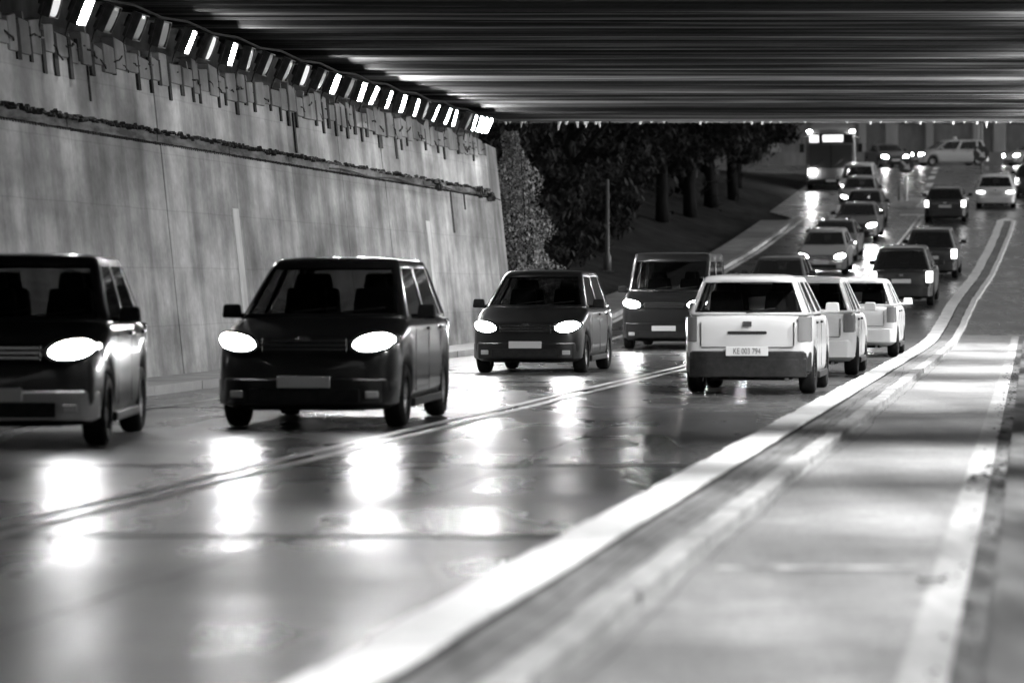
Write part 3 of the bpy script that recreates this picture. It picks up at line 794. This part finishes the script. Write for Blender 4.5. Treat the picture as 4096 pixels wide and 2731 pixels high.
        fs += [(0, 1, 2, 3), tuple(4 * nx + k for k in (3, 2, 1, 0))]
        return b.add(vs, fs).build(nm, m, par or r, bevel=bevel, seg=1)
    bm2 = bumper or pm
    hx0, hx1 = .53 * w, .95 * w
    # front
    patch('bumper', bm2, 'front', -.97 * w, .97 * w, .24, .50 if hood < .95 else .58, off=.045, th=.12, nx=16, bevel=.025)
    patch('intake', M['rubber'], 'front', -.60 * w, .60 * w, .27, .40, off=.055, th=.03, nx=6)
    gr = patch('grille', M['rubber'], 'front', -.46 * w, .46 * w, headz - .09, headz + .05, off=.02, th=.04, nx=6)
    for q in range(3): patch('slat', M['chrome'], 'front', -.44 * w, .44 * w, headz - .065 + q * .042, headz - .053 + q * .042, off=.03, th=.02, nx=4, par=gr, bevel=0)
    if plate: patch('licence_plate', M['plate'], 'front', -.26, .26, .41, .52, off=.062, th=.02, nx=2, bevel=.004)
    for sx in (-1, 1):
        mt = M['head_on'] if heads == 'on' else M['head_near'] if heads == 'near' else M['head_side'] if heads == 'side' else M['head_off']
        patch('headlight_housing', M['housing_gloss'], 'front', sx * (hx0 - .05), sx * min(hx1 + .03, .975 * w), headz - .125, headz + .085, headz - .075, headz + .15, off=.016, th=.06, nx=10, bevel=.01, ell=True)
        h = patch('headlight', mt, 'front', sx * hx0, sx * hx1, headz - .095, headz + .065, headz - .05, headz + .125, off=.026, th=.06, nx=12, bevel=.014, ell=True)
        patch('fog_lamp', M['head_off'], 'front', sx * .66 * w, sx * .80 * w, .31, .38, off=.058, th=.03, nx=2)
        if heads in ('on', 'near') and spot:
            ld = bpy.data.lights.new('beam', 'SPOT'); ld.energy = spotw; ld.spot_size = math.radians(44); ld.spot_blend = .8; ld.shadow_soft_size = .06
            lo = bpy.data.objects.new('light_beam', ld); link(lo, h); lo.location = (sx * (hx0 + hx1) / 2, -Ln / 2 - .08, headz); lo.rotation_euler = (math.radians(90 - 11), 0, math.pi)
    # rear
    patch('bumper', bm2, 'rear', -.96 * w, .96 * w, .28, .56, off=.05, th=.12, nx=16, bevel=.025)
    if clad: patch('bumper_insert', M['rubber'], 'rear', -.9 * w, .9 * w, .22, .47, off=.058, th=.1, nx=12, bevel=.02)
    for sx in (-1, 1):
        mt = M['tail_on'] if tails == 'on' else M['tail_dim']
        if tall_tail: patch('tail_light', mt, 'rear', sx * .77 * w, sx * .965 * w, .68, .98 * tailz, off=.03, th=.06, nx=6, bevel=.015)
        else: patch('tail_light', mt, 'rear', sx * .52 * w, sx * .97 * w, .70, .84, off=.03, th=.06, nx=8, bevel=.01, ell=True)
    if plate:
        pz = .50 if clad else .66
        rp = patch('licence_plate', M['plate'], 'rear', -.27, .27, pz, pz + .115, off=.072 if clad else .03, th=.02, nx=2, bevel=.004)
    patch('badge', M['chrome'], 'rear', -.06, .06, tailz - .15, tailz - .08, off=.03, th=.03, nx=2)
    patch('boot_handle', M['rubber'], 'rear', -.25, .25, tailz - .24, tailz - .205, off=.025, th=.03, nx=2)
    if Y < 100 and away:
        tg = MB()
        tg.box((0, Ln / 2 - .01, .61), (Wd * .70, .04, .008))
        for sx in (-1, 1): tg.box((sx * Wd * .355, Ln / 2 - .012, (.61 + tailz) / 2 - .04), (.007, .04, tailz - .72))
        tg.build('tailgate_seam', M['rubber'], r)
        b = MB(); b.tube([(.02, f(te) + .03, tailz + .03), (-.35, f(te) + .015, tailz + .085)], .009, 5); b.build('rear_wiper', M['rubber'], r)
        b = MB(); b.tube([(-.5, Ln / 2 - .15, .21), (-.5, Ln / 2 + .02, .20)], .025, 8); b.build('exhaust', M['chrome'], r)
    # wheels, mirrors
    for sx in (-1, 1):
        for tw in (tw1, tw2):
            wo_ = bpy.data.objects.new('wheel', WT); link(wo_, r); wo_.location = (sx * (w - .115), f(tw), .315); wo_.rotation_euler = (random.uniform(0, 6), 0, 0 if sx > 0 else math.pi)
            link(bpy.data.objects.new('rim', WR), wo_)
        b = MB(); b.box((sx * (w + .09), f(tc + .42), belt + .08), (.20, .10, .14), None, .85); b.box((sx * (w - .03), f(tc + .44), belt + .03), (.14, .05, .05))
        b.build('mirror', pm if g > .2 else M['rubber'], r, bevel=.03)
        for ty in (tc + 1.25, tc + 2.2):
            if ty < te - .4: MB().box((sx * (w * 1.003), f(ty), belt - .10), (.035, .17, .03)).build('door_handle', M['rubber'] if g > .3 else pm, r, bevel=.008, seg=1)
    if Y < 70:
        for sx in (-1, 1):
            sm = MB()
            for ty in (tc + .30, tc + 1.28, tc + 2.18):
                if ty < te - .3: sm.box((sx * w * .997, f(ty), (.30 + belt) / 2 - .02), (.004, .007, belt - .42))
            sm.box((sx * w * .997, f(Ln / 2), .26), (.004, Ln * .36, .010))
            sm.build('door_seam', M['rubber'], r)
            MB().box((sx * w * .985, f(Ln / 2), .235), (.06, tw2 - tw1 - 2 * ra - .06, .09)).build('sill', M['rubber'], r, bevel=.015, seg=1)
        patch('badge', M['chrome'], 'front', -.07, .07, headz + .01, headz + .07, off=.035, th=.03, nx=4, ell=True)
        patch('bonnet_seam', M['rubber'], 'front', -.62 * w, .62 * w, hood - .075, hood - .068, off=.006, th=.02, nx=8, bevel=0)
    for sx in (-.28, .22):
        b = MB(); p0 = (sx, f(bf - .06), cowl + .05); p1 = (sx + .42, f(bf + .03), cowl + .10); b.tube([p0, p1], .009, 4); b.build('wiper', M['rubber'], r)
    if taxi:
        MB().box((0, f((rf + rr) / 2 - .4), H + .10), (.42, .16, .14), None, .8).build('roof_sign', M['sign_white'], r, bevel=.02)
    return r

HATCH = dict(Ln=3.9, Wd=1.68, H=1.50)
MPV = dict(Ln=4.2, Wd=1.78, H=1.66, hood=.80, cowl=1.05, belt=1.03, tailz=1.0, hoodlen=.95, rake=.85, headz=.74)
SUV = dict(Ln=4.4, Wd=1.82, H=1.70, hood=.86, cowl=1.08, belt=1.06, tailz=1.06, headz=.84)
SEDAN = dict(Ln=4.4, Wd=1.76, H=1.44, notch=True, trunk=.75, reartop=1.25, tailz=.99)
VAN = dict(Ln=4.9, Wd=1.92, H=2.12, hood=1.02, cowl=1.26, belt=1.22, tailz=1.2, hoodlen=.75, rake=.80, headz=.98, reartop=.18, cat='van', name='van')

# near side, coming towards the camera
car('dark car with a pale front bumper, cut off by the left edge of the picture', -9.2, 29.4, False, .014, bumper=paint(.5), **{**SUV, 'Ln': 4.0}, heads='near', spot=False, yaw=math.radians(9))
car('black car with blazing headlights in front of the concrete wall', -7.15, 33.2, False, .009, **SUV, heads='near', spotw=14, yaw=math.radians(3))
car('dark car passing the end of the concrete wall', -7.95, 52.5, False, .012, **MPV, spotw=22)
car('tall dark van behind the pale hatchback', -7.9, 71.5, False, .008, **VAN, spotw=30)
# same road, going away: a file of three pale cars
carA = car('pale grey hatchback driving away, nearest of the three pale cars', -3.62, 42.9, True, .55, clad=True, bumper=M['rubber'], glass='glass_clear', tall_tail=True, heads='off', Ln=3.9, Wd=1.68, H=1.55, hood=.78, cowl=1.02, belt=1.02, tailz=1.02, hoodlen=.9, reartop=.22)
car('white car right behind the pale hatchback, middle one of the three pale cars', -3.55, 51.3, True, .78, **{**HATCH, 'H': 1.55, 'Wd': 1.74}, heads='off')
car('white car leading the three pale cars, nearest to the end of the underpass', -3.50, 64.6, True, .74, **{**SUV, 'H': 1.56, 'hood': .8, 'belt': 1.0, 'tailz': 1.0, 'cowl': 1.02}, heads='off')

# queue rolling down the hill towards the underpass
car('dark car at the foot of the hill half hidden by the pale hatchback roof', -7.0, 88, False, .03, **HATCH, heads='on', spotw=320)
car('silver car with round bright headlights, second up the queue on the hill', -7.5, 109.5, False, .32, **HATCH, spotw=320)
car('dark car close behind the silver car in the queue', -7.75, 117, False, .03, **SEDAN, spotw=320)
car('dark car with two bright headlights in the middle of the queue', -7.75, 128, False, .05, **SEDAN, spotw=320)
car('dark car half hidden in the upper part of the queue', -8.0, 135.5, False, .03, **HATCH, spotw=320)
car('grey car near the top of the queue', -8.9, 146, False, .2, **HATCH, heads='side')
car('white car at the top of the queue beside the bus', -9.4, 153, False, .6, **{**MPV, 'H': 1.75}, heads='side')
# cars climbing away
car('black hatchback climbing the hill, nearest to the white car', -3.75, 91.5, True, .012, **MPV, tails='on', heads='off')
car('dark car with a roof aerial climbing ahead of the black hatchback', -3.75, 108, True, .02, **MPV, tails='on', heads='off')
car('black saloon with lit tail lights near the top of the hill', -4.7, 138.6, True, .012, Ln=4.1, Wd=1.8, H=1.5, tails='on', heads='off')
car('white car with its bright rear lit up beside the arrow sign', -2.75, 148, True, .75, Ln=4.2, Wd=1.8, H=1.55, tails='on', heads='off', tall_tail=False)
car('dark car partly out of frame beyond the white car on the hill', -1.1, 156, True, .02, **MPV, tails='on', heads='off')
# cross street
car('dark car with headlights waiting on the cross street', -10.3, 198, False, .04, **SEDAN, spotw=100, yaw=math.radians(18))
car('silver people carrier with a roof sign turning on the cross street', -6.5, 203, False, .36, **{**MPV, 'Ln': 4.6}, taxi=True, yaw=math.radians(-66), spotw=100)
car('pale taxi with a roof sign at the right edge of the cross street', -1.0, 206, False, .45, **SEDAN, taxi=True, yaw=math.radians(-52), spotw=100)

# marks on the pale hatchback's plate, as far as they can be read
def plate_text(root, text):
    cu = bpy.data.curves.new('plate_text', 'FONT'); cu.body = text; cu.size = .105; cu.align_x = 'CENTER'; cu.align_y = 'CENTER'; cu.extrude = .001
    o = bpy.data.objects.new('plate_text', cu); C.objects.link(o)
    dg = bpy.context.evaluated_depsgraph_get(); me = bpy.data.meshes.new_from_object(o.evaluated_get(dg)); bpy.data.objects.remove(o)
    me.materials.clear(); me.materials.append(M['ink'])
    pl_ = [c for c in root.children if c.name.startswith('licence_plate') and c.data.vertices[0].co.y > 0][0]
    t = bpy.data.objects.new('plate_marks', me); link(t, pl_); t.location = (0, 3.9 / 2 + .0745, .5575); t.rotation_euler = (math.radians(90), 0, math.pi); t.scale = (.72, 1, 1)
plate_text(carA, 'KE 003 794')

# aerial on the climbing dark car
# ------------------------------------------------------------------ bus
def bus(label, u, Y):
    r = empty('bus', P(u, Y), label, 'bus'); r.matrix_world = Matrix.Translation(P(u, Y)) @ basis(Y).to_4x4() @ Matrix.Rotation(.06, 4, 'Z')
    b = MB(); Ln, w, H = 11.5, 1.25, 3.05
    prof_ = [(w * .96, .32), (w, .5), (w, 1.1), (w * .99, 2.4), (w * .96, 2.9), (w * .82, H), (0, H + .06)]
    sts = [(0, .90, .06), (.06, .97, .02), (.25, 1, 0), (Ln - .2, 1, 0), (Ln, .95, .03)]
    vs = []
    for t, k, dz in sts:
        sec = [(0, .32)] + prof_ + [(-x, z) for x, z in reversed(prof_[:-1])]
        vs += [(x * k, t, z - (dz if z > 2.5 else -dz * .5)) for x, z in sec]
    m = 14 - 1 + 1
    m = len(vs) // len(sts)
    fs = [(i * m + k, i * m + (k + 1) % m, (i + 1) * m + (k + 1) % m, (i + 1) * m + k) for i in range(len(sts) - 1) for k in range(m)]
    fs += [tuple(range(m))[::-1], tuple(range((len(sts) - 1) * m, len(sts) * m))]
    b.add(vs, fs).build('body', paint(.14), r, smooth=False, bevel=.03)
    MB().box((0, -.02, 1.72), (2.16, .06, 1.20)).build('windscreen', M['facade_dark'], r, bevel=.03)
    MB().box((0, -.07, 1.72), (.05, .03, 1.2)).build('screen_divider', M['rubber'], r)
    MB().box((0, -.03, 2.62), (2.2, .06, .50)).build('header_panel', M['rubber'], r, bevel=.02)
    MB().box((.10, -.07, 2.62), (1.02, .04, .34)).build('destination_display', M['display'], r, bevel=.03)
    MB().box((-.84, -.07, 2.60), (.46, .04, .36)).build('route_display', M['display'], r, bevel=.03)
    MB().box((0, -.06, .45), (2.3, .16, .30)).build('bumper', M['rubber'], r, bevel=.04)
    MB().box((0, -.15, .50), (.5, .02, .11)).build('licence_plate', M['plate'], r)
    for sx in (-1, 1):
        MB().box((sx * .95, -.06, .92), (.36, .08, .24)).build('headlight', M['head_on'], r, bevel=.03)
        MB().box((sx * 1.08, -.04, 2.98), (.2, .1, .1)).build('marker_light', M['head_on'], r, bevel=.02)
        b = MB(); b.tube([(sx * 1.2, 0, 2.7), (sx * 1.45, -.3, 2.65), (sx * 1.45, -.32, 2.4)], .025, 5); b.box((sx * 1.45, -.32, 2.15), (.22, .12, .42)); b.build('mirror', M['rubber'], r)
        for k in range(6):
            MB().box((sx * 1.252, 1.6 + k * 1.65, 1.85), (.02, 1.5, .95)).build('side_window', M['facade_dark'], r)
        for t in (2.4, 8.2):
            o = bpy.data.objects.new('wheel', WT); link(o, r); o.location = (sx * 1.1, t, .48); o.scale = (1.3, 1.52, 1.52); o.rotation_euler = (0, 0, 0 if sx > 0 else math.pi); link(bpy.data.objects.new('rim', WR), o)
    for k in (-1, 1):
        b = MB(); b.tube([(k * .5 - .4, -.065, 1.18), (k * .5 + .1, -.07, 1.6)], .015, 4); b.build('wiper', M['rubber'], r)
    return r
bus('pale bus with lit displays facing the junction at the top of the hill', -11.3, 161)

# ------------------------------------------------------------------ arrow signs
def arrow_sign(label, u, Y, two=False, dz=0.0):
    r = empty('arrow_sign', P(u, Y), label, 'road sign', 'round arrow signs')
    r.rotation_euler = (0, 0, -.12)
    b = MB(); b.tube([(0, 0, 0), (0, 0, 2.15 + dz)], .035, 8); b.build('post', M['post_dark'], r)
    b = MB(); b.lathe([(.001, 0), (.07, 0), (.08, .08), (.08, 1.15), (.06, 1.25), (.001, 1.26)], 'Z', 12); b.build('bollard', M['post'], r, smooth=True)
    if two:
        b = MB(); b.lathe([(.001, 0), (.07, 0), (.08, .08), (.08, .95), (.06, 1.05), (.001, 1.06)], 'Z', 12, (-.32, .1, 0)); b.build('bollard', M['pavement'], r, smooth=True)
    b = MB(); b.lathe([(.001, -.06), (.36, -.06), (.375, -.05), (.375, -.035), (.001, -.03)], 'Y', 28, (0, 0, 1.75 + dz)); d = b.build('disc', M['sign_face'], r)
    pts = [(-.30, .055), (.02, .055), (.02, .17), (.29, 0), (.02, -.17), (.02, -.055), (-.30, -.055)]
    a = -math.pi / 4; vs = []
    for y in (-.072, -.061):
        for x, z in pts: vs.append((x * math.cos(a) - z * math.sin(a), y, 1.75 + dz + x * math.sin(a) + z * math.cos(a)))
    n = 7; MB().add(vs, [tuple(range(n)), tuple(range(n, 2 * n))[::-1]] + [(i, (i + 1) % n, n + (i + 1) % n, n + i) for i in range(n)]).build('arrow', M['sign_white'], d)
    return r
arrow_sign('round dark sign with a white arrow on two pale posts mid road', -7.05, 150.5, True)
arrow_sign('round dark sign with a white arrow above the white car on the hill', -3.55, 152, dz=.5)
b = MB(); v = [P(-7.6, 146.6, -.03), P(-6.4, 146.6, -.03), P(-6.3, 153, -.03), P(-7.7, 153, -.03)]
b.hexa(v + [p + Vector((0, 0, .14)) for p in v])
tag(b.build('refuge_island', M['kerb_worn'], bevel=.02), 'small kerbed refuge under the two pale posts', 'traffic island')

# ------------------------------------------------------------------ building behind the cross street and the added sky screen
fb = empty('facade_building', (34, 238, 9.9), 'grey building with tall pilasters closing the view at the top of the hill', 'building')
def F(b, name, m, **k): return unparent_fix(b.build(name, m, fb, **k), fb)
F(MB().box((34, 243, 18), (60, 10, 20)), 'wall', M['facade'])
for i, x in enumerate([6, 10.5, 15, 19.5, 24, 26, 28.2, 31, 34.5, 36.2, 39, 43, 48, 53]):
    F(MB().box((x, 237.8, 17), (.55 if i % 3 else .9, .5, 18)), 'pilaster', M['pilaster'], bevel=.04)
for i, x in enumerate([8.2, 12.7, 17.2, 21.7, 29.6, 32.8, 37.6, 41, 45.5, 50.5]):
    for j, z in enumerate((14.6, 19.5)):
        w_ = F(MB().box((x, 237.98, z), (1.5, .1, 2.4)), 'window', M['facade_dark'])
        MB().box((x - fb.location.x, 237.86 - 238, z - 1.3 - fb.location.z), (1.8, .3, .15)).build('sill', M['pilaster'], w_)
        w_.children[0].matrix_parent_inverse = Matrix()
F(MB().box((34, 237.6, 10.6), (60, .4, 1.4)), 'plinth', M['facade'])
tb = empty('sky_screen', (-20, 262, 10), 'long dark screen added behind the trees to hide the sky', 'building')  # added block that keeps the sky from showing between the leaves
for (nm, c, d, mt) in (('wall', (-20, 268, 20), (90, 10, 24), 'facade_dark'), ('roof', (-20, 268, 32.4), (92, 12, .8), 'ground')):
    unparent_fix(MB().box(c, d).build(nm, M[mt], tb), tb)
# street poles by the cross street
for x, Y_, h, lab in ((30.4, 207, 7, 'pale street pole right of the arrow sign'), (31.3, 215, 8, 'thick pale street pole by the right edge of the picture'), (3.1, 104, 3.0, 'thin dark pole standing in front of the trees')):
    u = x - K * Y_ - dxf(Y_); p = P(u, Y_, -.05 + bank(u, Y_))
    r = empty('street_pole', p, lab, 'pole')
    b = MB(); b.lathe([(.001, 0), (.12, 0), (.12, .5), (.07, .6), (.055, h), (.001, h + .02)], 'Z', 10); b.build('shaft', M['pavement'] if x > 5 else M['post_dark'], r, smooth=True)
    MB().box((0, 0, .02), (.4, .4, .05)).build('base_plate', M['post_dark'], r)
b = MB(); pb = P(-1.15, 204, 0)
r = empty('cabinet', pb, 'pale street cabinet on the cross street by the right edge', 'cabinet')
MB().box((0, 0, .75), (.45, .4, 1.4)).build('case', M['pavement'], r, bevel=.03); MB().box((0, 0, 1.48), (.52, .47, .07)).build('lid', M['post_dark'], r, bevel=.01); MB().box((0, -.205, .8), (.36, .01, 1.1)).build('door', M['pavement'], r)
# small pale poster board on the bank
bu = 10.85 - K * 165 - dxf(165)
p = P(-17.2, 150, bank(-17.2, 150))
r = empty('notice_board', p, 'small board with a pale swirl under the trees', 'sign')
b = MB(); b.tube([(-.35, 0, 0), (-.35, 0, 1.6)], .04, 6); b.tube([(.35, 0, 0), (.35, 0, 1.6)], .04, 6); b.build('posts', M['post_dark'], r)
MB().box((0, -.05, 1.5), (1.1, .04, 1.3)).build('panel', M['facade_dark'], r, bevel=.02)
b = MB(); pts = [(.35 * math.cos(a) * (1 - .04 * i), -.085, 1.5 + .35 * math.sin(a) * (1 - .04 * i)) for i, a in enumerate([2.6 + k * .45 for k in range(12)])]; b.tube(pts, .07, 6); b.build('swirl', M['sign_white'], r)

# ------------------------------------------------------------------ trees and bush
def leaf_cloud(n, rad, size, seed, cl=26):
    rnd = random.Random(seed); b = MB()
    cents = []
    for i in range(cl):
        a = rnd.uniform(0, 6.28); z = rnd.uniform(-1, 1); q = rnd.uniform(.35, 1) ** .6
        rr = math.sqrt(max(0, 1 - z * z * .9)) * q
        cents.append((rr * math.cos(a) * rad[0], rr * math.sin(a) * rad[1], z * q * rad[2], rnd.uniform(.16, .34)))
    for i in range(n):
        cx, cy, cz, cr = rnd.choice(cents)
        d = Vector((rnd.gauss(0, 1), rnd.gauss(0, 1), rnd.gauss(0, 1))).normalized() * rnd.uniform(.5, 1) * cr * rad[0]
        c = Vector((cx, cy, cz)) + Vector((d.x, d.y, d.z * .75))
        s = size * rnd.uniform(.6, 1.3)
        e = Matrix.Rotation(rnd.uniform(0, 6.28), 3, 'Z') @ Matrix.Rotation(rnd.uniform(-1.2, 1.2), 3, 'X')
        v = [c + e @ Vector(p) for p in ((0, -s, 0), (s * .45, 0, s * .12), (0, s, 0), (-s * .45, 0, s * .12))]
        b.add(v, [(0, 1, 2, 3)])
    return b
def trunk(h, r0, seed):
    rnd = random.Random(seed); b = MB()
    pts = [(rnd.uniform(-.1, .1) * i, rnd.uniform(-.1, .1) * i, h * i / 4) for i in range(5)]
    b.tube(pts, r0, 8, r0 * .5)
    for k in range(6):
        a = k * 1.05 + rnd.uniform(-.3, .3); z = h * rnd.uniform(.55, .95)
        b.tube([(0, 0, z), (math.cos(a) * .8, math.sin(a) * .8, z + .9), (math.cos(a) * 1.9, math.sin(a) * 1.9, z + 2.0)], r0 * .4, 5, r0 * .12)
    return b.mesh('trunk', M['bark'], True)
crowns = [leaf_cloud(9500, (3.4, 3.4, 3.4), .135, s, 34).mesh('crown', M['leaf']) for s in (1, 2, 3)]
trunks = [trunk(4.6, .26, s) for s in (4, 5, 6)]
TREES = [(-14.9, 138.5), (-14.6, 145), (-15.2, 152), (-15.0, 132), (-17, 92), (-20, 99), (-15.6, 106), (-21, 112), (-17.5, 119), (-24, 118), (-15.5, 127), (-20.5, 131), (-26, 134), (-16.5, 141), (-22, 146), (-28, 150), (-17.0, 156), (-24, 160), (-20, 168), (-30, 168), (-25.5, 176), (-33, 180), (-21.5, 184), (-29, 190)]
for i, (u, Y) in enumerate(TREES):
    s = random.uniform(.95, 1.25)
    p = P(u, Y, -.05 + bank(u, Y))
    r = empty('tree', p, None, 'tree', 'trees on the left bank')
    r['label'] = 'dark broadleaf tree on the left bank behind the cars'
    front = {132: 'dark tree beside the footpath, nearest to the underpass of the four there', 138.5: 'dark tree beside the footpath, second of four up the hill', 145: 'dark tree beside the footpath, third of four up the hill', 152: 'dark tree beside the footpath, last of four up the hill near the bus'}
    if Y in front and u > -15.4: r['label'] = front[Y]
    r.rotation_euler = (0, 0, i * 1.3); r.scale = (s, s, s)
    link(bpy.data.objects.new('trunk', trunks[i % 3]), r)
    o = bpy.data.objects.new('crown', crowns[i % 3]); link(o, r); o.location = (0, 0, 5.0)
    o2 = bpy.data.objects.new('crown', crowns[(i + 1) % 3]); link(o2, r); o2.location = (.6, -.4, 8.6); o2.scale = (.8, .8, .8)
shr = [leaf_cloud(3600, (1.9, 1.9, 1.7), .13, s, 22).mesh('foliage', M['leaf']) for s in (31, 32, 33)]
stm = MB()
for k in range(5): stm.tube([(0, 0, 0), (.3 * math.cos(k * 1.26), .3 * math.sin(k * 1.26), .8), (.9 * math.cos(k * 1.26), .9 * math.sin(k * 1.26), 1.9)], .05, 5, .015)
stm = stm.mesh('stems', M['bark'])
for i, (u, Y) in enumerate([(-14.4, 86), (-16, 90), (-18.5, 94), (-15.2, 97), (-17.5, 102), (-20, 106), (-16.2, 110), (-18.6, 115), (-21.5, 120), (-17.6, 123), (-19.6, 128), (-22.5, 134), (-18.5, 136), (-20.2, 142), (-23, 148), (-19, 150), (-21, 157), (-18.2, 161), (-23.5, 165)]):
    p = P(u, Y, -.1 + bank(u, Y)); r = empty('shrub', p, 'dark rounded shrub growing low on the left bank', 'shrub', 'shrubs on the left bank'); k = random.uniform(.9, 1.35); r.scale = (k, k, k * 1.1); r.rotation_euler = (0, 0, i * 2.1)
    o = bpy.data.objects.new('foliage', shr[i % 3]); link(o, r); o.location = (0, 0, 1.5); link(bpy.data.objects.new('stems', stm), r)
# dense undergrowth as one mass on the bank
b = leaf_cloud(9000, (9, 22, 2.4), .22, 21, 90)
o = b.build('undergrowth', M['leaf']); o.location = P(-23, 128, 3.2); o.rotation_euler = (math.radians(4), 0, -.16)
tag(o, 'dark undergrowth beneath the trees', 'undergrowth', kind='stuff')
b = leaf_cloud(16000, (30, 4, 9), .5, 22, 160)
o = b.build('far_wood', M['leaf']); o.location = (2, 252, 18)
tag(o, 'dark far wood beyond the cross street', 'wood', kind='stuff')
# the lit bush growing at the end of the wall
def bush():
    rnd = random.Random(5); b = MB(); st = MB()
    for i in range(11000):
        h = rnd.random() ** 1.25 * 5.0
        rad = .15 + 1.0 * (1 - h / 5.0) ** .8
        lean = .10 * (5 - h); a0 = rnd.uniform(0, 6.28)
        k = 1 + .3 * math.sin(h * 5 + 1) + .25 * math.sin(a0 * 3 + h * 2.2)
        a = a0; q = rnd.random() ** .4 * rad * k
        c = Vector((lean + q * math.cos(a), q * math.sin(a), h))
        s = .04 * rnd.uniform(.5, 1.5)
        e = Matrix.Rotation(rnd.uniform(0, 6.28), 3, 'Z') @ Matrix.Rotation(rnd.uniform(-1.3, 1.3), 3, 'X')
        b.add([c + e @ Vector(p) for p in ((0, -s, 0), (s * .6, -s * .1, s * .2), (s * .2, s, 0), (-s * .5, s * .3, s * .1))], [(0, 1, 2, 3)])
    for k in range(5):
        a = k * 1.26
        st.tube([(.3, 0, 0), (.35 + .25 * math.cos(a), .25 * math.sin(a), 1.6), (.15 + .3 * math.cos(a), .3 * math.sin(a), 3.2 + .3 * k)], .03, 5, .01)
    r = empty('bush', P(-12.95, 79.6, 0), 'tall leafy bush lit by the last lamps at the end of the wall', 'bush')
    b.build('foliage', M['leaf_bush'], r); st.build('stems', M['bark'], r)
bush()
